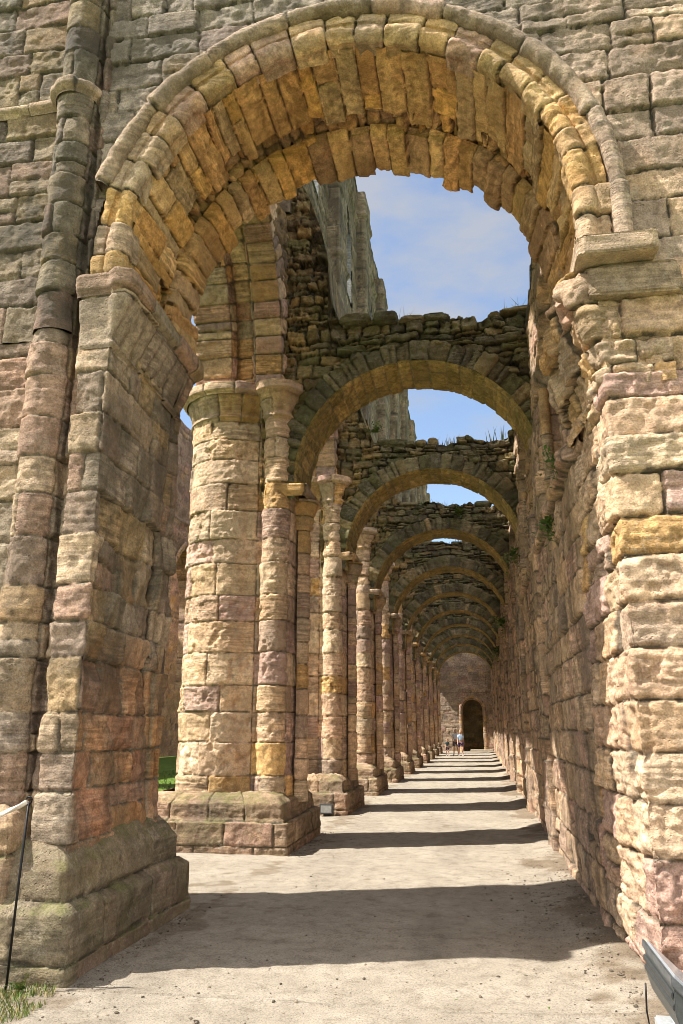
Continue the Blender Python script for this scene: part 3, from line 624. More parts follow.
# ------------------------------------------------------------------ aisle piers
PY = [12.25, 17.3, 22.1, 26.95, 31.8, 36.6, 41.5, 46.3, 51.2, 56.0]
ORD = ['nearest free-standing pier, broad round drum lit by the sun beside the path', 'second pier from the archway, with a small floodlight at the foot of its plinth',
       'third pier from the archway, slim pale shaft in front of its drum', 'fourth pier from the archway along the left of the path', 'fifth pier from the archway along the left of the path',
       'sixth pier from the archway along the left of the path', 'seventh pier from the archway, far down the left row', 'fourth pier back from the end wall in the left row',
       'third pier back from the end wall, near the walkers', 'pier next but one to the far end wall beside the child']
ORD[9] = 'last pier before the far end wall, just behind the child'
ORD[7] = 'third pier back from the far end wall in the left row'; ORD[8] = 'second pier back from the far end wall, near the walkers'
TIER = [(-.1, 0), (.11, 0), (.40, .015), (.46, .10), (.64, .11), (.73, .22), (.78, .36)]
for i, yc in enumerate(PY):
    d = max(.0145, .00125 * yc) if i else .0135
    far = i > 2
    t = thing('aisle_pier', ORD[i], 'pier', (-3.7, yc, 0), 'piers along the left of the aisle')
    sd = 100 + 10 * i
    plinth('plinth', -4.95, -2.60, yc - 1.18, yc + 1.18, TIER, min(d * 1.1, .019), M['plinth'], t, sd, zc=[.115, .44], pal='plinth', slen=(.45, .8), dj=.024, rw=.026, er=.014, split=.0, off=.008, tilt=.005)
    drum = arc(-3.92, yc, .70, 52, 308, 36)
    sh1 = arc(-3.05, yc - .44, .225, 185, 352, 10); sh2 = arc(-3.05, yc + .44, .225, 8, 175, 10)
    # outline with its outside on the right of travel: back, round the drum, front shaft, aisle side, rear shaft
    body = drum + [(-3.33, yc - .50)] + sh1 + [(-2.80, yc - .34), (-2.78, yc + .34)] + sh2 + [(-3.33, yc + .50)]
    nb = len(drum)
    tower('drum', body, .68, 6.62, d, M['pier'], t, sd + 1, closed=True, brk=[nb, nb + 11, nb + 14, nb + 24], pal='pale', ch=(.34, .50), slen=(.45, .9), rw=.022, dj=.022, off=.008, er=.013, st=.006,
          pit=.035, warp=.012, split=.03, chip=.008)
    def bell(z): return .13 * float(np.clip((z - 6.56) / .36, 0, 1)) ** .9 + .05 * math.exp(-((z - 6.55) / .035) ** 2)
    tower('capital', body, 6.48, 6.93, d, M['pier'], t, sd + 2, closed=True, prof=bell, mod=lambda U, S, P: -.045 * (1 - np.clip((S - 6.6) / .3, 0, 1)) * sstep(6.58, 6.66, S) * (1 - np.abs(np.sin(PI * U / .2))),
          pal='ringp', ch=(.6, .61), slen=(.4, .7), dj=.02, rw=.03, er=.010, passes=4)
    def aba(z): return .15 + .07 * float(sstep(6.92, 6.97, z)) - .45 * float(np.clip((z - 7.10) / .05, 0, 1))
    tower('abacus', body, 6.91, 7.15, d, M['pier'], t, sd + 3, closed=True, prof=aba, pal='pale', edges=[6.5, 7.5], slen=(.5, .8), dj=.02, rw=.025, er=.010, passes=14, off=.006, tilt=.0)
    # respond shaft that carries the cross arch
    tower('respond_shaft', arc(-2.73, yc, .145, -100, 100, 12), .6, 4.86, d, M['pier'], t, sd + 4, pal='pale', ch=(.28, .42), slen=(2, 3), rw=.03, dj=.02, brk=[])
    def cor(z): return .16 * float(np.clip((z - 4.78) / .42, 0, 1)) + .04 * math.exp(-((z - 4.80) / .03) ** 2)
    tower('corbel_capital', arc(-2.74, yc, .15, -120, 120, 12), 4.74, 5.22, d, M['soffit'], t, sd + 5, prof=cor, pal='ringp', ch=(.22, .26), slen=(2, 3), dj=.02, rw=.03)
    tower('corbel_abacus', [(-3.2, yc - .55), (-2.60, yc - .55), (-2.60, yc + .55), (-3.2, yc + .55)], 5.2, 5.42, d, M['ring'], t, sd + 6, prof=lambda z: .05 * float(sstep(5.2, 5.28, z)) - .5 * float(np.clip((z - 5.38) / .04, 0, 1)), pal='ringp',
          edges=[5, 6], slen=(.5, .8), dj=.02, rw=.03)

# ------------------------------------------------------------------ cross arches over the aisle
CROWN = [7.36, 7.18, 6.98, 6.88, 6.82, 6.8, 6.78, 6.76, 6.74, 6.72]
TOP = [8.12, 7.82, 7.74, 7.72, 7.7, 7.68, 7.66, 7.65, 7.64, 7.62]
AL = ['nearest cross arch over the path, dark mossy rubble top with grass tufts', 'second cross arch over the path, seen through the nearest one', 'third cross arch over the path, rubble top with a small green plant',
      'fourth cross arch over the path with grassy crest', 'fifth cross arch over the path', 'sixth cross arch over the path', 'seventh cross arch over the path', 'eighth cross arch, third back from the end wall',
      'ninth cross arch, second back from the end wall', 'last cross arch, directly before the end wall']
for i, yc in enumerate(PY):
    t = thing('cross_arch', AL[i], 'arch', (-.82, yc, 0), 'round arches crossing the aisle')
    d = max(.016, .0014 * yc); sd = 300 + 10 * i
    cz = CROWN[i] - 1.90; p = round_path(-.82, cz, 1.9)
    y0, y1 = yc - .55, yc + .60
    lo = -.35
    ed = edges_along(lo, PI * 1.9 + .35, .16, .30, sd)
    sweep_arch('arch_ring', [(2.28, y0 + .03), (2.27, y0 - .005), (1.92, y0)], p, lo, PI * 1.9 + .3, d, M['vous'], t, sd + 1, orient=(-.82, -30, cz), pal='rubble', edges=ed, slen=(2, 3), dj=.05, rw=.035, off=.03, tilt=.03, er=.025, split=.25, warp=.03)
    sweep_arch('arch_soffit', [(1.93, y0 - .004), (1.895, y0 + .03), (1.90, y1 - .03), (1.93, y1), (2.4, y1 + .01)], p, lo, PI * 1.9 + .3, d * 1.1, M['soffit'], t, sd + 2, orient=(-.82, yc, cz), pal='soffit', edges=ed, slen=(.4, .7), dj=.018, rw=.03, off=.008, er=.008, warp=.01)
    rr = np.random.default_rng(sd)
    ht = [(-3.6, 11.6), (-2.95, 11.3), (-2.75, 11.05), (-2.55, 10.7), (-2.36, 10.0), (-2.22, 9.4), (-2.16, 8.6), (-2.0, TOP[i] + .06), (-1.0, TOP[i]), (.6, TOP[i] - .02), (.9, TOP[i]), (1.5, TOP[i] + .5)]
    if i: ht = [(-3.6, 11.3), (-2.95, 10.4 + rr.uniform(-.4, .4)), (-2.75, 9.8), (-2.5, 9.1), (-2.3, 8.5), (-2.1, TOP[i] + .15), (-1.6, TOP[i] + .02), (-.6, TOP[i]), (.7, TOP[i] - .03), (1.0, TOP[i] + .05), (1.5, TOP[i] + .3)]
    hx = np.array(ht)
    x = np.arange(-3.3, 1.35, d * 1.05)
    top = np.interp(x, hx[:, 0], hx[:, 1]) + (.05 + .03 * (i % 3)) * vnoise(np.stack([x * 1.7, x * 0 + sd, x * 0], -1)) + .05 * vnoise(np.stack([x * 4, x * 0 + sd, x * 0], -1)) + .035 * vnoise(np.stack([x * 11, x * 0 + sd, x * 0], -1))
    ext = np.where(np.abs(x + .82) < 2.22, cz + np.sqrt(np.clip(2.22 ** 2 - (x + .82) ** 2, 0, None)), cz - .25)
    nf = int(3.6 / d / 1.3); tt = np.linspace(0, 1, nf); t2 = np.linspace(0, 1, 16)[1:]
    Zf = ext[None] + (top - ext)[None] * tt[:, None]
    Zt = np.repeat(top[None], len(t2), 0) + 0
    Yt_ = y0 + .03 + (y1 - y0 - .06) * t2[:, None] + 0 * x[None]
    nb_ = 24; tb = np.linspace(0, 1, nb_)[1:]; Zb = top[None] + (ext - top)[None] * tb[:, None]
    Zall = np.concatenate([Zf, Zt, Zb]); Yall = np.concatenate([np.full(Zf.shape, y0 + .03), Yt_, np.full(Zb.shape, y1 - .03)])
    Xall = np.repeat(x[None], len(Zall), 0)
    P = np.stack([Xall, Yall, Zall], -1)
    # the haunch is set back as it climbs
    S = np.concatenate([Zf, Zt + (Yt_ - y0), Zb + 20])
    h, C = masonry(Xall, S, P, sd + 3, pal='rubble' if i else 'rubble', ch=(.08, .24), slen=(.14, .5), rw=.035, dj=.07, off=.05, tilt=.05, er=.035, st=.006, warp=.075, split=.3, pit=.03, chip=.016)
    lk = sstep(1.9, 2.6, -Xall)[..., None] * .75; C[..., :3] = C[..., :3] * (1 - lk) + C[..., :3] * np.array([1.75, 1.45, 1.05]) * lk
    nrm = np.zeros_like(P); nrm[:len(Zf), :, 1] = -1; nrm[len(Zf):len(Zf) + len(t2), :, 2] = 1; nrm[len(Zf) + len(t2):, :, 1] = 1
    P = P + nrm * h[..., None]
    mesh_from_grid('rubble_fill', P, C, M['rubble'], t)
    sp = []; xx = -2.0
    while xx < 1.0:
        wd = rr.uniform(.10, .34); hz = rr.uniform(.04, .13)
        if rr.random() < .72: sp.append(((xx + wd, y0 + rr.uniform(.15, .3), np.interp(xx + wd, hx[:, 0], hx[:, 1]) + hz * rr.uniform(-.1, .8)), (wd, rr.uniform(.15, .28), hz), rr.uniform(-.15, .15)))
        xx += 2 * wd * rr.uniform(.85, 1.1)
    for k_, q_ in enumerate(sp): boulders('capstone', [q_], M['rubble'], t, 'rubble', sd + 4 + 77 * k_, 4 if i < 2 else 2, .28, .5)

# ------------------------------------------------------------------ nave wall over the arcade
nw = thing('nave_wall', 'tall grey nave wall with buttresses rising over the left-hand piers', 'wall', (-3.7, 34, 0))
bays = list(zip([6.65] + PY, PY + [61.0]))
ins_f = []
for i, (ya, yb) in enumerate(bays):
    ym = (ya + yb) / 2; a = (yb - ya) / 2 - .66
    f, inside, Ls = pointed_path(ym, 7.12, a, 3.05); ins_f.append(inside)
    d = max(.022, .0018 * ym)
    if i == 0:
        pf = [(.5, -2.93), (0, -2.93), (-.02, -3.42), (.14, -3.47), (.16, -3.74), (-.0, -3.79), (0, -4.46), (.5, -4.46)]; d = .018
    else: pf = [(.5, -2.93), (0, -2.93), (0, -3.42), (.10, -3.47), (.10, -3.74), (0, -3.79), (0, -4.46), (.5, -4.46)]
    sweep_arch('arcade_arch', pf, f, -.1, 2 * Ls + .1, d, M['pier'], nw, 500 + i, orient=(-3.7, ym, 7.5), pal='warm', edges=edges_along(-.1, 2 * Ls, .22, .36, 500 + i), brk=[1, 2, 3, 4, 5, 6], slen=(.5, .8),
               dj=.04, rw=.045, off=.02, er=.016, st=.006, warp=.012)
def nave_faces():
    y = [7.7]
    while y[-1] < 61.2: y.append(y[-1] + max(.03, .0032 * y[-1]))
    y = np.array(y)
    # lower spandrel, stripped and rough
    z = np.arange(7.0, 10.7, .05); Yg, Zg = np.meshgrid(y, z); P = np.stack([Yg * 0 - 2.95, Yg, Zg], -1)
    h, C = masonry(Yg, Zg, P, 521, pal='brownrub', ch=(.10, .24), slen=(.2, .6), dj=.06, rw=.04, off=.05, er=.03, warp=.03)
    m = np.ones(Yg.shape, bool)
    for f in ins_f: m &= ~f(Yg, Zg, .10)
    P[..., 0] += h; P[..., 0] -= .35 * sstep(10.2, 10.65, Zg)
    mesh_from_grid('spandrel', P, C, M['core'], nw, m)
    # upper wall with windows and string courses
    z = np.arange(10.5, 18.8, .06); Yg, Zg = np.meshgrid(y, z); P = np.stack([Yg * 0 - 3.16, Yg, Zg], -1)
    h, C = masonry(Yg, Zg, P, 522, pal='grey', ch=(.26, .40), slen=(.4, .9), dj=.07, rw=.035, off=.03, er=.014, warp=.006)
    m = np.ones(Yg.shape, bool)
    for (ya, yb) in bays:
        ym = (ya + yb) / 2; win = ((np.abs(Yg - ym) < .75) & (Zg > 13.6) & (Zg < 15.8)) | ((Yg - ym) ** 2 + (Zg - 15.8) ** 2 < .75 ** 2)
        m &= ~win
    P[..., 0] += h
    P[..., 0] += .09 * (np.exp(-((Zg - 12.9) / .09) ** 2) + np.exp(-((Zg - 17.4) / .10) ** 2))
    tp = 18.55 + .3 * fbm(np.stack([y * .6, y * 0, y * 0], -1), 3) + .1 * vnoise(np.stack([y * 3, y * 0, y * 0 + 4], -1))
    P[..., 2] = 10.5 + (Zg - 10.5) * ((tp - 10.5) / 8.25)[None]
    mesh_from_grid('clerestory', P, C, M['nave'], nw, m)
    # nave-side face and the wall top
    z2 = np.linspace(7.0, 18.4, 70); y2 = np.linspace(7.7, 61.2, 300); Y2, Z2 = np.meshgrid(y2, z2); P2 = np.stack([Y2 * 0 - 4.46, Y2, Z2], -1)
    h2, C2 = masonry(Y2, Z2, P2, 523, pal='grey'); m2 = np.ones(Y2.shape, bool)
    for f in ins_f: m2 &= ~f(Y2, Z2, .10)
    for (ya, yb) in bays:
        ym = (ya + yb) / 2; m2 &= ~((np.abs(Y2 - ym) < .75) & (Z2 > 13.6) & (Z2 < 16.5))
    P2[..., 0] -= h2
    xt = np.linspace(-4.46, -3.12, 8); Yt2, Xt2 = np.meshgrid(y, xt); Pt = np.stack([Xt2, Yt2, np.repeat(tp[None], 8, 0) + .04 * vnoise(np.stack([Xt2 * 5, Yt2 * 3, Xt2], -1))], -1)
    Ct = np.concatenate([np.full(Pt.shape[:2] + (3,), .25), np.zeros(Pt.shape[:2] + (1,))], -1)
    mesh_from_grid('nave_side_face', P2, C2, M['nave'], nw, m2, extra=[(Pt, Ct, None)])
    for (ya, yb) in bays:
        ym = (ya + yb) / 2
        q = [(-3.28, ym - .77)] + [(-3.28, ym - .75), (-4.4, ym - .75)]
        zz = np.linspace(13.6, 15.82, 20); s_ = np.linspace(-3.17, -4.44, 8)
        parts = []
        for yy in (ym - .75, ym + .75):
            Xs, Zs = np.meshgrid(s_, zz); parts.append(np.stack([Xs, Xs * 0 + yy, Zs], -1))
        th = np.linspace(0, PI, 24); Xs, Th = np.meshgrid(s_, th); parts.append(np.stack([Xs, ym + .75 * np.cos(Th), 15.8 + .75 * np.sin(Th)], -1))
        Xs, Ys = np.meshgrid(s_, np.linspace(ym - .75, ym + .75, 8)); parts.append(np.stack([Xs, Ys, Xs * 0 + 13.6], -1))
        cc = [np.concatenate([np.full(q_.shape[:2] + (3,), .28), np.zeros(q_.shape[:2] + (1,))], -1) for q_ in parts]
        mesh_from_grid('window', parts[0], cc[0], M['nave'], nw, None, extra=[(a_, b_, None) for a_, b_ in zip(parts[1:], cc[1:])])
    for k, yc in enumerate(PY):
        d = max(.04, .003 * yc)
        tower('buttress', [(-3.5, yc - .60), (-2.86, yc - .60), (-2.86, yc + .60), (-3.5, yc + .60)], 10.4, 18.0 + .6 * ((k * 37) % 10) / 10, d, M['nave'], nw, 540 + k, pal='grey', ch=(.28, .4), slen=(.4, .7), dj=.02, rw=.04,
              prof=lambda z: .07 * (math.exp(-((z - 12.9) / .09) ** 2) + math.exp(-((z - 17.4) / .10) ** 2)))
nave_faces()

# ------------------------------------------------------------------ outer aisle wall on the right
aisw = thing('aisle_wall', 'long shaded stone wall running down the right side of the path', 'wall', (1.4, 34, 0))
def aisle_wall():
    y = [7.0]
    while y[-1] < 61.2: y.append(y[-1] + max(.02, .0026 * y[-1]))
    y = np.array(y); z = np.concatenate([np.arange(-.05, 5.6, .024), np.arange(5.6, 8.2, .03)])
    Yg, Zg = np.meshgrid(y, z); P = np.stack([Yg * 0 + .97, Yg, Zg], -1)
    h, C = masonry(Yg, Zg, P, 601, pal='aisle', ch=(.24, .42), slen=(.35, .8), dj=.035, rw=.045, off=.022, tilt=.02, er=.014, st=.005)
    P[..., 0] -= h - .13 * (1 - sstep(7.40, 7.56, Yg))
    nic = np.zeros(Yg.shape)
    for (ya, yb) in bays:
        ym = (ya + yb) / 2 + .1; hw = 1.15
        dd = np.where(Zg < 6.0, np.abs(Yg - ym), np.hypot(Yg - ym, Zg - 6.0)) - hw
        nic = np.maximum(nic, (1 - sstep(-.02, .02, dd)) * sstep(4.42, 4.48, Zg))
        dd2 = dd - .16
        nic = np.maximum(nic, .25 * (1 - sstep(-.02, .02, dd2)) * sstep(4.42, 4.48, Zg))
    P[..., 0] += .62 * nic
    P[..., 0] -= .085 * sstep(4.12, 4.16, Zg) * (1 - sstep(4.25, 4.34, Zg))
    top = 7.9 + .25 * fbm(np.stack([y * .9, y * 0, y * 0 + 3], -1), 3) + .10 * vnoise(np.stack([y * 5, y * 0, y * 0], -1))
    top = np.where(y < 9, top - .2, top)
    k = np.where(Zg > 6.9, 6.9 + (Zg - 6.9) * ((top - 6.9) / 1.27)[None], Zg); P[..., 2] = k
    P[..., 0] += .05 * sstep(4.3, 8, Zg)
    xs = np.linspace(.98, 2.3, 10); Yt, Xt = np.meshgrid(y, xs); Pt = np.stack([Xt, Yt, np.repeat(top[None], 10, 0) + .05 * vnoise(np.stack([Xt * 5, Yt * 4, Xt], -1))], -1)
    Ct = np.concatenate([np.full(Pt.shape[:2] + (3,), .2), np.zeros(Pt.shape[:2] + (1,))], -1)
    y3 = np.linspace(7.5, 61.2, 200); z3 = np.linspace(0, 7.8, 40); Y3, Z3 = np.meshgrid(y3, z3); P3 = np.stack([Y3 * 0 + 2.3, Y3, Z3], -1)
    C3 = np.concatenate([np.full(P3.shape[:2] + (3,), .25), np.zeros(P3.shape[:2] + (1,))], -1)
    mesh_from_grid('wall_face', P, C, M['aisle'], aisw, None, extra=[(Pt, Ct, None), (P3, C3, None)])
    for i, yc in enumerate(PY):
        d = max(.03, .0022 * yc)
        # respond and corbel under every cross arch
        tower('respond', [(1.2, yc - .50), (.90, yc - .48), (.90, yc + .48), (1.2, yc + .50)], 0.0, 4.75, d, M['aisle'], aisw, 620 + i, pal='aisle', ch=(.26, .4), slen=(.4, .7), dj=.03, rw=.04, off=.012)
        tower('corbel', [(1.3, yc - .58), (1.02, yc - .56), (1.02, yc + .56), (1.3, yc + .58)], 4.7, 5.35, d, M['soffit'], aisw, 640 + i, pal='ringp', ch=(.2, .3), slen=(.4, .7), dj=.02, rw=.03,
              prof=lambda z: .10 + .12 * float(sstep(4.72, 5.15, z)) - .3 * float(np.clip((z - 5.31) / .04, 0, 1)))
    for (y_, x_) in ((8.42, 1.10), (10.72, 1.10), (13.6, 1.12), (15.9, 1.12), (18.6, 1.12), (20.9, 1.12)):
        tower('nook_shaft', arc(x_, y_, .075, 60, 420, 12)[::-1], 4.4, 6.3, .02, M['aisle'], aisw, int(y_ * 10), pal='ringp', ch=(.5, .8), slen=(2, 3), dj=.012, rw=.02, off=.003, er=.004)
aisle_wall()

# ------------------------------------------------------------------ end wall with doorway
ew = thing('end_wall', 'stone end wall with small round-headed doorway closing the far end of the aisle', 'wall', (-.9, 61.4, 0))
def end_wall():
    x = np.arange(-5.2, 2.4, .06); z = np.arange(0, 9.0, .06); X, Z = np.meshgrid(x, z); P = np.stack([X, X * 0 + 61.2, Z], -1)
    h, C = masonry(X, Z, P, 701, pal='wallgrey', ch=(.24, .38), slen=(.4, .8)); P[..., 1] -= h
    m = ~(((np.abs(X + .5) < .78) & (Z < 3.0)) | ((X + .5) ** 2 + (Z - 3.0) ** 2 < .78 ** 2))
    z2 = np.linspace(0, 4, 40); x2 = np.linspace(-1.4, .4, 30); X2, Z2 = np.meshgrid(x2, z2); P2 = np.stack([X2, X2 * 0 + 62.9, Z2], -1); h2, C2 = masonry(X2, Z2, P2, 702, pal='rubble'); P2[..., 1] -= h2
    mesh_from_grid('wall_face', P, C, M['pier'], ew, m)
    mesh_from_grid('doorway_back', P2, C2, M['vous'], ew)
    p = round_path(-.5, 3.0, .74)
    sweep_arch('doorway_arch', [(1.0, 61.2), (.98, 61.12), (.76, 61.12), (.74, 61.16), (.74, 62.95)], p, -3.0, PI * .74 + 3.0, .05, M['ring'], ew, 703, orient=(-.5, 55, 2), pal='ringp', edges=edges_along(-3, PI * .74 + 3, .25, .4, 9), slen=(.5, .8), brk=[2], dj=.02, rw=.03)
    zz = [(-5.2, 61.2), (2.4, 61.2), (2.4, 62.2), (-5.2, 62.2)]
    me = bpy.data.meshes.new('step'); bm = bmesh.new(); bmesh.ops.create_cube(bm, size=1)
    for v in bm.verts: v.co = (v.co.x * 1.6 + .05, v.co.y * .9 + 60.8, v.co.z * .14 + .07)
    bmesh.ops.bevel(bm, geom=bm.edges[:], offset=.02, segments=2, affect='EDGES'); bm.to_mesh(me); bm.free(); me.materials.append(plain('step_stone', (.42, .36, .27), .9, var=.2, sc=12, bump=.5)); link('step', me, ew)
end_wall()

# ------------------------------------------------------------------ north side of the nave, glimpsed through the gap
nn_ = thing('north_arcade', 'distant grey arcade wall with pointed arches across the lawn, in the left gap', 'wall', (-14, 38, 0))
def north():
    y = np.arange(14, 62, .07); z = np.arange(0, 16.3, .08); Yg, Zg = np.meshgrid(y, z); P = np.stack([Yg * 0 - 13.5, Yg, Zg], -1)
    h, C = masonry(Yg, Zg, P, 801, pal='wallgrey', ch=(.28, .42), slen=(.4, .8), dj=.05, rw=.05, off=.03); P[..., 0] += h
    m = np.ones(Yg.shape, bool)
    for k in range(9):
        ym = 13.05 + 5.2 * k + 1.2; f, ins, Ls = pointed_path(ym, 7.0, 1.75, 2.9)
        m &= ~(ins(Yg, Zg, .05))
        sweep_arch('arch_order', [(.35, -13.42), (.33, -13.36), (.06, -13.36), (.04, -13.5), (0, -13.55), (0, -14.3)], f, -6.9, 2 * Ls + 6.9, .07, M['pier'], nn_, 810 + k, orient=(-8, ym, 6), pal='pale', edges=edges_along(-7, 2 * Ls + 7, .26, .4, 810 + k), slen=(.4, .8), dj=.03, rw=.04)
    tp = 16 + .4 * fbm(np.stack([y * .5, y * 0, y * 0], -1), 3); P[..., 2] *= (tp / 16.3)[None]
    P[..., 0] += .1 * np.exp(-((Zg - 11.3) / .1) ** 2)
    mesh_from_grid('wall_face', P, C, M['pier'], nn_, m)
    y2 = np.linspace(10, 66, 260); z2 = np.linspace(0, 12.8, 90); Y2, Z2 = np.meshgrid(y2, z2); P2 = np.stack([Y2 * 0 - 18.5, Y2, Z2], -1); h2, C2 = masonry(Y2, Z2, P2, 830, pal='pale'); P2[..., 0] += h2
    mesh_from_grid('outer_wall', P2, C2, M['pier'], nn_)
north()
#@@DETAILS
# ------------------------------------------------------------------ small things
def tube(name, pts, r, mat, parent=None, n=8, twist=None):
    """round bar through points; r a number or one per point"""
    pts = [Vector(p) for p in pts]; rs = [r] * len(pts) if isinstance(r, (int, float)) else r
    V = []; F = []
    for i, p in enumerate(pts):
        t = (pts[min(i + 1, len(pts) - 1)] - pts[max(i - 1, 0)]).normalized()
        a = t.cross(Vector((0, 0, 1)) if abs(t.z) < .95 else Vector((1, 0, 0))).normalized(); b = t.cross(a)
        for k in range(n):
            an = 2 * PI * k / n; rr = rs[i] * (1 if twist is None else 1 + .28 * math.cos(3 * an + twist * i)); V.append(p + (a * math.cos(an) + b * math.sin(an)) * rr)
    for i in range(len(pts) - 1):
        for k in range(n): F.append((i * n + k, i * n + (k + 1) % n, (i + 1) * n + (k + 1) % n, (i + 1) * n + k))
    F.append(tuple(range(n))[::-1]); F.append(tuple((len(pts) - 1) * n + k for k in range(n)))
    me = bpy.data.meshes.new(name); me.from_pydata([v[:] for v in V], [], F)
    for p in me.polygons: p.use_smooth = len(p.vertices) == 4
    me.materials.append(mat); return link(name, me, parent)
def bevel_box(name, c, s, mat, parent=None, bev=.008, rot=None):
    me = bpy.data.meshes.new(name); bm = bmesh.new(); bmesh.ops.create_cube(bm, size=1)
    for v in bm.verts: v.co = Vector((v.co.x * s[0], v.co.y * s[1], v.co.z * s[2]))
    bmesh.ops.bevel(bm, geom=bm.edges[:], offset=bev, segments=2, affect='EDGES')
    if rot is not None: bmesh.ops.rotate(bm, verts=bm.verts[:], cent=(0, 0, 0), matrix=rot)
    bmesh.ops.translate(bm, verts=bm.verts[:], vec=c)
    bm.to_mesh(me); bm.free(); me.materials.append(mat); return link(name, me, parent)
from mathutils import Matrix
black = plain('black_iron', (.012, .012, .013), .45, .6, .3, 60)
ropem = plain('white_rope', (.62, .56, .47), .9, 0, .25, 200, .3)
rpz = thing('rope_post', 'thin leaning black iron stake holding the rope, in the grass at the left pier', 'stake', (-3.10, 5.30, 0))
tube('stake', [(-3.10, 5.30, -.1), (-3.085, 5.30, .55), (-3.06, 5.29, 1.16)], .0085, black, rpz, 10)
tube('rope_eye', [(-3.06 + .022 * math.cos(a), 5.29, 1.175 + .022 * math.sin(a)) for a in np.linspace(0, 2 * PI, 18)], .006, black, rpz, 8)
tag(tube('barrier_rope', [(-3.07 - 1.9 * t, 5.29 - .02 * t, 1.165 - .95 * t + .55 * t * t) for t in np.linspace(0, 1, 120)], .014, ropem, None, 12, twist=.55),
    'twisted white rope tied to the black iron stake', 'rope')

# floodlight at the foot of the right-hand pier
grey = plain('grey_enamel', (.085, .092, .092), .45, .3, .12, 40); greyd = plain('dark_rib_enamel', (.05, .055, .055), .5, .3, .12, 40)
glass = plain('dusty_glass', (.36, .38, .40), .18, 0, .08, 8, 0, .6); bracket = plain('galvanised_bracket', (.55, .57, .58), .45, .5, .12, 60)
fl = thing('floodlight', 'long grey metal floodlight lying tilted at the foot of the right pier', 'floodlight', (.95, 4.75, 0))
def extr(name, sec, y0, y1, mat, parent, bev=.006):
    bm = bmesh.new(); a = [bm.verts.new((x, y0, z)) for x, z in sec]; b = [bm.verts.new((x, y1, z)) for x, z in sec]; n = len(sec)
    bm.faces.new(a); bm.faces.new(b[::-1])
    for i in range(n): bm.faces.new((a[i], b[i], b[(i + 1) % n], a[(i + 1) % n]))
    bmesh.ops.recalc_face_normals(bm, faces=bm.faces[:])
    bmesh.ops.bevel(bm, geom=bm.edges[:], offset=bev, segments=2, affect='EDGES')
    me = bpy.data.meshes.new(name); bm.to_mesh(me); bm.free(); me.materials.append(mat); return link(name, me, parent)
FX, FZ = .855, .515
extr('housing', [(FX, FZ - .03), (FX - .005, FZ - .17), (FX + .02, FZ - .255), (FX + .07, FZ - .32), (FX + .13, FZ - .34), (FX + .24, FZ - .27), (FX + .07, FZ - .06)], 4.42, 5.12, grey, fl)
extr('cooling_fin', [(FX - .006, FZ - .075), (FX - .016, FZ - .085), (FX - .014, FZ - .105), (FX - .004, FZ - .105)], 4.43, 5.11, greyd, fl, .002)
extr('cooling_fin', [(FX - .004, FZ - .125), (FX - .014, FZ - .135), (FX - .012, FZ - .155), (FX - .003, FZ - .155)], 4.43, 5.11, greyd, fl, .002)
framem = plain('weathered_aluminium', (.15, .16, .165), .5, .5, .25, 30, .2)
fr = extr('glass_frame', [(FX - .012, FZ), (FX - .012, FZ - .05), (FX + .26, FZ - .30), (FX + .275, FZ - .255)], 4.41, 5.135, framem, fl)
extr('glass_pane', [(FX + .012, FZ - .012), (FX + .008, FZ - .03), (FX + .24, FZ - .26), (FX + .252, FZ - .232)], 4.44, 5.10, glass, fr, .002).location = (0, 0, .008)
bevel_box('mount_box', (.93, 4.86, .09), (.17, .22, .18), bracket, fl)
tube('arm', [(.93, 4.86, .17), (.93, 4.86, .27)], .02, bracket, fl)
tube('cable', [(.835, 5.08, .30), (.83, 5.09, .16), (.84, 5.05, .02), (.93, 4.9, .025)], .005, black, fl)

sp = thing('ground_spotlight', 'small dark box spotlight at the foot of the second pier', 'spotlight', (-3.0, 16.0, 0))
b_ = bevel_box('housing', (-3.0, 16.02, .14), (.26, .12, .18), plain('spot_grey', (.09, .09, .085), .5, .3), sp)
bevel_box('lens', (-3.0, 15.957, .14), (.21, .01, .13), plain('spot_lens', (.30, .30, .28), .25), sp, .003)
bevel_box('foot', (-3.0, 16.03, .03), (.12, .10, .05), black, sp, .005)

# grass, soil litter, stones, weeds
def blades(name, pts, hgt, wdt, mats, lean=.5, seed=0, kind=None):
    r_ = np.random.default_rng(seed); V = []; F = []; mi = []
    for (x, y, z) in pts:
        h = hgt * r_.uniform(.5, 1.3); a = r_.uniform(0, 2 * PI); dx, dy = math.cos(a), math.sin(a); l1 = r_.uniform(0, lean) * h; a2 = r_.uniform(0, 2 * PI)
        ex, ey = math.cos(a2) * l1, math.sin(a2) * l1; w_ = wdt * r_.uniform(.6, 1.3); b = len(V)
        V += [(x - dx * w_, y - dy * w_, z), (x + dx * w_, y + dy * w_, z), (x + dx * w_ * .7 + ex * .4, y + dy * w_ * .7 + ey * .4, z + h * .55), (x - dx * w_ * .7 + ex * .4, y - dy * w_ * .7 + ey * .4, z + h * .55), (x + ex, y + ey, z + h)]
        F += [(b, b + 1, b + 2, b + 3), (b + 3, b + 2, b + 4)]; k = r_.integers(len(mats)); mi += [k, k]
    me = bpy.data.meshes.new(name); me.from_pydata(V, [], F)
    for m in mats: me.materials.append(m)
    me.polygons.foreach_set('material_index', mi); return link(name, me)
g1 = plain('grass_green', (.075, .135, .022), .6, 0, .3, 20); g2 = plain('grass_olive', (.15, .17, .04), .6, 0, .3, 20); g3 = plain('grass_straw', (.34, .27, .11), .7, 0, .3, 20)
fg = plain('fern_green', (.05, .105, .02), .6, 0, .35, 20)
rn = np.random.default_rng(5)
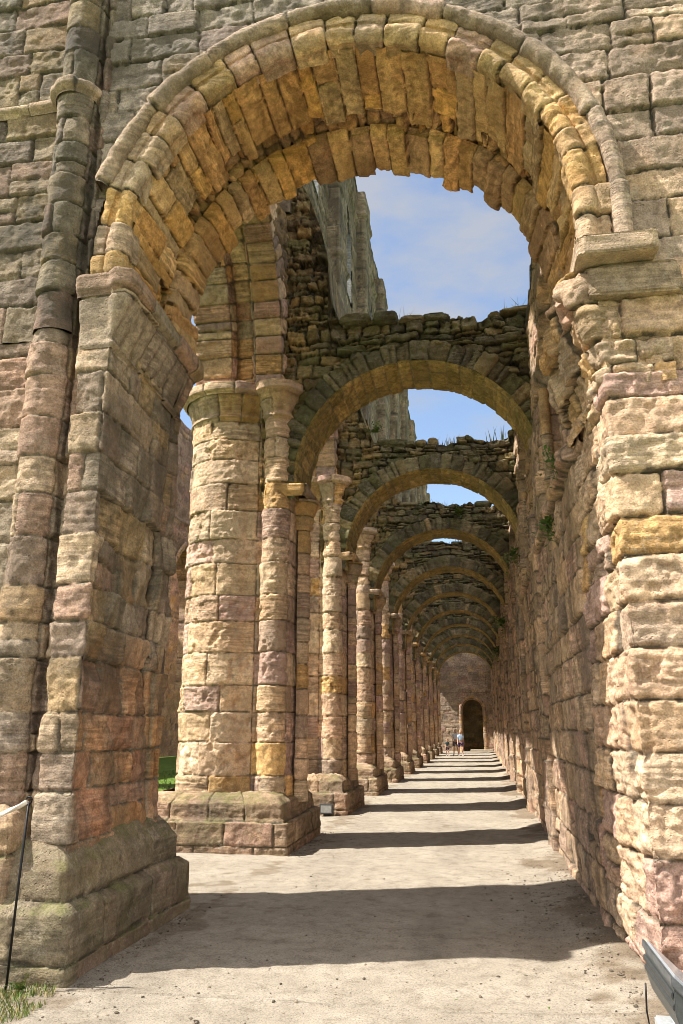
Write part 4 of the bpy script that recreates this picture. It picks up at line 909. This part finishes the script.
pts = [(x, y, 0.0) for x, y in zip(rn.uniform(-4.3, -2.72, 9000), rn.uniform(4.2, 5.44, 9000)) if x < -2.76 + .14 * vnoise(np.array([x * 3, y * 4, 2.])) and vnoise(np.array([x * 5, y * 5, 9.])) > -.35]
tag(blades('grass_verge', pts, .038, .0032, [g1, g1, g2, g2, g3], .9, 3), 'short patchy grass at the foot of the left pier', 'grass', kind='stuff')
pts = [(x, y, -.012) for x, y in zip(rn.uniform(-12.5, -5.0, 9000), rn.uniform(14, 40, 9000))]
tag(blades('lawn_grass', pts, .06, .012, [g1, g1, g2], .5, 4), 'mown grass of the nave lawn in the left gap', 'grass', kind='stuff')
def stones_on_path():
    bm = bmesh.new(); bmesh.ops.create_icosphere(bm, subdivisions=1, radius=1); base = np.array([v.co[:] for v in bm.verts]); F0 = np.array([[v.index for v in f.verts] for f in bm.faces]); bm.free()
    n = 4200; r_ = np.random.default_rng(12)
    y = 4.6 + (40) * r_.random(n) ** 2.6; x = r_.uniform(-2.7, .95, n)
    heap = r_.random(n) < .36; y[heap] = r_.normal(8.4, 1.3, heap.sum()); x[heap] = .95 - np.abs(r_.normal(0, .42, heap.sum()))
    wl = r_.random(n) < .12; x[wl] = .93 - np.abs(r_.normal(0, .10, wl.sum())); y[wl] = 5.5 + 22 * r_.random(wl.sum()) ** 1.5
    wp = r_.random(n) < .10; x[wp] = -2.60 + np.abs(r_.normal(0, .12, wp.sum())); y[wp] = 11.0 + 2.6 * r_.random(wp.sum()); wq = r_.random(n) < .07; x[wq] = -2.74 + np.abs(r_.normal(0, .08, wq.sum())); y[wq] = 5.3 + 2.7 * r_.random(wq.sum())
    s = .0035 + .008 * r_.random(n) ** 4; big = r_.random(n) < .006; s[big] = r_.uniform(.011, .018, big.sum())
    V = (base[None] * (1 + .25 * r_.standard_normal((n, len(base), 1)))) * (s[:, None, None] * np.stack([r_.uniform(.8, 1.5, n), r_.uniform(.8, 1.5, n), r_.uniform(.4, .9, n)], -1)[:, None])
    P0 = np.stack([x, y, x * 0], -1); zg = .018 * fbm(P0 * .55, 3) + .010 * fbm(P0 * 3, 3) + .05 * sstep(.45, 1, x) + .006
    V = V + np.stack([x, y, zg + s * .25], -1)[:, None]
    pal = np.array([(.30, .24, .17), (.24, .195, .145), (.17, .135, .10), (.36, .30, .23), (.11, .09, .065)]); C = pal[r_.integers(0, 5, n)]
    C = np.concatenate([np.repeat(C[:, None], len(base), 1), np.zeros((n, len(base), 1))], -1)
    F = (F0[None] + (np.arange(n) * len(base))[:, None, None]).reshape(-1, 3)
    return raw_mesh('loose_gravel', V.reshape(-1, 3), F, C.reshape(-1, 4), M['pale'], None, False)
tag(stones_on_path(), 'loose gravel and grit scattered over the path', 'gravel', kind='stuff')

def leafy(name, c, n, rad, leaf, mats, label, cat, group, seed, droop=0.0, nrm=(0, -1, .3)):
    """a rooted clump: stems that fan out, each set with small leaves -> one mesh"""
    r_ = np.random.default_rng(seed); V = []; F = []; mi = []
    for k in range(n):
        d = Vector((r_.normal(), r_.normal(), r_.normal())).normalized() + Vector(nrm) * .9; d.normalize(); ln = rad * r_.uniform(.4, 1.2); m = int(r_.integers(len(mats)))
        side = d.cross(Vector((0, 0, 1)) if abs(d.z) < .9 else Vector((1, 0, 0))).normalized(); upv = side.cross(d)
        for q in range(7):
            t = (q + 1) / 7; p = d * ln * t + Vector((0, 0, -droop * t * t * rad)); sg = 1 if q % 2 else -1
            a = (side * sg * r_.uniform(.6, 1.2) + d * .7 + upv * r_.uniform(-.5, .5)).normalized(); b_ = a.cross(upv).normalized(); L_ = leaf * r_.uniform(.6, 1.3); b0 = len(V)
            for w_ in (p, p + a * L_ * .5 + b_ * L_ * .28, p + a * L_, p + a * L_ * .5 - b_ * L_ * .28): V.append((c[0] + w_.x, c[1] + w_.y, c[2] + w_.z))
            F.append((b0, b0 + 1, b0 + 2, b0 + 3)); mi.append(m)
        b0 = len(V); e = d * ln + Vector((0, 0, -droop * rad)); s2 = side * .004
        for w_ in (-s2, s2, e + s2 * .3, e - s2 * .3): V.append((c[0] + w_.x, c[1] + w_.y, c[2] + w_.z))
        F.append((b0, b0 + 1, b0 + 2, b0 + 3)); mi.append(m)
    me = bpy.data.meshes.new(name); me.from_pydata(V, [], F); [me.materials.append(m) for m in mats]; me.polygons.foreach_set('material_index', mi)
    return tag(link(name, me), label, cat, group)
WG = 'weeds rooted in the masonry'
for k, (c, n, rad, leaf, lab, dr) in enumerate([
    ((-3.02, 5.34, 0.0), 16, .09, .035, 'small bright green weed at the foot of the iron stake', 0),
    ((.93, 8.05, 4.28), 22, .26, .06, 'green fern growing on the ledge of the right wall nearest the archway', .4),
    ((.90, 9.4, 4.0), 26, .30, .06, 'trailing fern hanging below the ledge of the right wall', .9),
    ((.86, 16.9, 5.2), 30, .42, .08, 'dark green clump on the right wall under the second cross arch', .7),
    ((.84, 26.5, 5.0), 34, .6, .11, 'leafy clump high on the right wall under the fourth cross arch', .7),
    ((.84, 36.2, 4.9), 34, .8, .14, 'farthest leafy clump on the right wall, near the vanishing arches', .8),
    ((-2.05, 16.8, 8.15), 24, .26, .06, 'bright green plant on the left haunch of the second cross arch', .1),
    ((-.35, 21.6, 7.45), 22, .30, .08, 'green plant rooted over the crown of the third cross arch', .3)]):
    leafy('weed', c, n, rad, leaf, [fg, g1, g2], lab, 'plant', WG, 50 + k, dr, (0, -.8, .6))
GG = 'dry grass on the arch tops'
for k, (c, n, h, lab) in enumerate([
    ((-.95, 11.95, 8.2), 9, .42, 'thin dry grass stalks left of centre on the nearest cross arch'),
    ((.86, 11.9, 8.2), 16, .34, 'dark grass tuft at the right end of the nearest cross arch'),
    ((-.25, 17.0, 7.88), 40, .22, 'pale grass tuft in the middle of the second cross arch'),
    ((.72, 17.0, 7.88), 24, .34, 'tall grass stalks at the right end of the second cross arch'),
    ((-1.3, 21.9, 7.78), 60, .26, 'long grass along the left of the third cross arch'),
    ((.2, 26.8, 7.76), 90, .40, 'thick grass crest on the fourth cross arch')]):
    r_ = np.random.default_rng(70 + k); sp_ = .06 + .004 * n
    p_ = [(c[0] + r_.normal(0, sp_), c[1] + abs(r_.normal(0, .1)), c[2] - .06) for _ in range(n)]
    tag(blades('grass_tuft', p_, h, .004 + .0004 * c[1], [g2, g3, g1], .6, 80 + k), lab, 'grass tuft', GG)

# ------------------------------------------------------------------ people far down the aisle
def skin(name, verts, edges, radii, mat, parent, sub=2):
    me = bpy.data.meshes.new(name); me.from_pydata(verts, edges, []); o = link(name, me, parent)
    md = o.modifiers.new('Skin', 'SKIN'); md.use_smooth_shade = True
    for i, r_ in enumerate(radii):
        sv = me.skin_vertices[0].data[i]; sv.radius = (r_, r_) if isinstance(r_, (int, float)) else r_; sv.use_root = (i == 0)
    o.modifiers.new('Subdivision', 'SUBSURF').levels = sub; o.modifiers['Subdivision'].render_levels = sub
    me.materials.append(mat); return o
skinm = plain('skin', (.52, .31, .22), .5, 0, .06, 10); eyem = plain('eye_dark', (.03, .02, .015), .3); lipm = plain('lips', (.40, .15, .12), .5)
def person(label, loc, rz, hgt, top_c, low_c, hair_c, stride, legs_long, group='walkers at the far end of the path', pack=None):
    root = thing('person', label, 'person', loc, group); root.rotation_euler = (0, 0, rz); k = hgt / 1.74; root.scale = (k, k, k)
    class _P: location = (0, 0, 0); parent = root
    def sk(*a):
        o = skin(*a[:5], None, *a[5:]); o.parent = root; return o
    st = stride
    V = [(0, 0, .95), (0, .01, 1.14), (0, 0, 1.34), (0, .0, 1.46), (0, -.01, 1.54), (0, -.015, 1.63), (0, -.005, 1.70)]; Rr = [(.15, .10), (.125, .09), (.15, .10), .058, (.062, .07), (.078, .095), (.06, .075)]
    E_ = [(0, 1), (1, 2), (2, 3), (3, 4), (4, 5), (5, 6)]
    def add(p, r_, par): V.append(p); Rr.append(r_); E_.append((par, len(V) - 1)); return len(V) - 1
    add((0, -.115, 1.615), .012, 5)
    for s in (-1, 1):
        sh = add((s * .165, 0, 1.40), .055, 2); el = add((s * .23, .03 + s * st * .10, 1.13), .04, sh); wr = add((s * .245, -.06 + s * st * .22, .90), .027, el); pm = add((s * .245, -.075 + s * st * .24, .83), (.022, .036), wr)
        for f, (fy, L_) in enumerate(((-.032, .070), (-.011, .080), (.011, .076), (.032, .060))):
            k1 = add((s * .245, -.075 + fy + s * st * .24, .79), .010, pm); k2 = add((s * .240, -.08 + fy + s * st * .24, .79 - L_ * .5), .009, k1); add((s * .228, -.085 + fy + s * st * .24, .79 - L_), .008, k2)
        th = add((s * .235, -.115 + s * st * .24, .825), .011, pm); add((s * .230, -.13 + s * st * .24, .79), .009, th)
        hp = add((s * .088, 0, .90), .088, 0); kn = add((s * .095, -.04 - s * st * .16, .50), .056, hp); an = add((s * .095, .04 - s * st * .30 + (.10 * st if s < 0 else 0), .085), .038, kn); add((s * .105, -.11 - s * st * .30 + (.10 * st if s < 0 else 0), .038), .034, an)
        add((s * .082, .0, 1.62), .018, 5)
    sk('body', V, E_, Rr, skinm)
    tm = plain('top_cloth', top_c, .8, 0, .12, 20); lm = plain('lower_cloth', low_c, .8, 0, .12, 20); hm_ = plain('hair', hair_c, .6, 0, .3, 60); sm = plain('shoe', (.5, .5, .5), .6)
    v = [(0, 0, 1.02), (0, .01, 1.16), (0, 0, 1.33), (0, .0, 1.42)]; r_ = [(.17, .125), (.15, .115), (.172, .122), .085]; e = [(0, 1), (1, 2), (2, 3)]
    for s in (-1, 1):
        v += [(s * .165, 0, 1.395), (s * .205, .015 + s * st * .05, 1.24)]; r_ += [.075, .062]; b0 = len(v); e += [(2, b0 - 2), (b0 - 2, b0 - 1)]
    sk('shirt', v, e, r_, tm)
    zk = .16 if legs_long else .62
    v = [(0, 0, .98)]; r_ = [(.165, .12)]; e = []
    for s in (-1, 1):
        f = (.90 - zk) / .82
        v += [(s * .09, 0, .88), (s * .095, -.02 - s * st * .08, .74)]; r_ += [.108, .10]; b0 = len(v); e += [(0, b0 - 2), (b0 - 2, b0 - 1)]
        if legs_long: v += [(s * .095, -.04 - s * st * .16, .50), (s * .095, .03 - s * st * .28, .15)]; r_ += [.075, .058]; e += [(b0 - 1, b0), (b0, b0 + 1)]
        else: v += [(s * .095, -.03 - s * st * .12, .60)]; r_ += [.088]; e += [(b0 - 1, b0)]
    sk('trousers' if legs_long else 'shorts', v, e, r_, lm)
    bm = bmesh.new(); bmesh.ops.create_icosphere(bm, subdivisions=3, radius=1)
    for q in bm.verts:
        c = q.co.copy(); n_ = 1 + .05 * math.sin(c.x * 9) * math.cos(c.z * 7); z_ = c.z
        if c.y < -.35 and c.z < .45: c = c * .80
        q.co = Vector((c.x * .096 * n_, c.y * .115 * n_ + .012, c.z * .125 + 1.655 - (.06 if (c.y > .2 and c.z < 0) else 0)))
    me = bpy.data.meshes.new('hair'); bm.to_mesh(me); bm.free(); me.materials.append(hm_); [setattr(p, 'use_smooth', True) for p in me.polygons]; o = bpy.data.objects.new('hair', me); col.objects.link(o); o.parent = root
    def ell(nm, c, s3, mat_):
        bm = bmesh.new(); bmesh.ops.create_icosphere(bm, subdivisions=2, radius=1)
        for q in bm.verts: q.co = Vector((q.co.x * s3[0] + c[0], q.co.y * s3[1] + c[1], q.co.z * s3[2] + c[2]))
        me = bpy.data.meshes.new(nm); bm.to_mesh(me); bm.free(); me.materials.append(mat_); o = bpy.data.objects.new(nm, me); col.objects.link(o); o.parent = root
    for s in (-1, 1):
        ell('eye', (s * .032, -.098, 1.64), (.012, .009, .008), eyem)
        ell('shoe', (s * .102, -.035 - s * st * .30 + (.10 * st if s < 0 else 0), .045), (.050, .125, .048), sm)
    ell('mouth', (0, -.100, 1.575), (.022, .008, .006), lipm)
    if pack: ell('backpack', (0, .15, 1.22), (.14, .09, .2), plain('pack_cloth', pack, .8))
person('adult in pale blue top and dark purple shorts walking towards the viewer', (-1.20, 50.6, .012), .15, 1.50, (.42, .58, .78), (.05, .025, .09), (.42, .27, .12), .8, False)
person('adult with fair hair half hidden behind the walker in pale blue', (-1.52, 51.6, .012), -.25, 1.56, (.60, .66, .74), (.10, .09, .13), (.62, .50, .32), -.7, False)
person('small child in dark top walking beside the two adults', (-2.02, 50.8, .012), .3, .98, (.04, .09, .10), (.05, .04, .07), (.30, .17, .08), .5, False, pack=(.20, .42, .45))
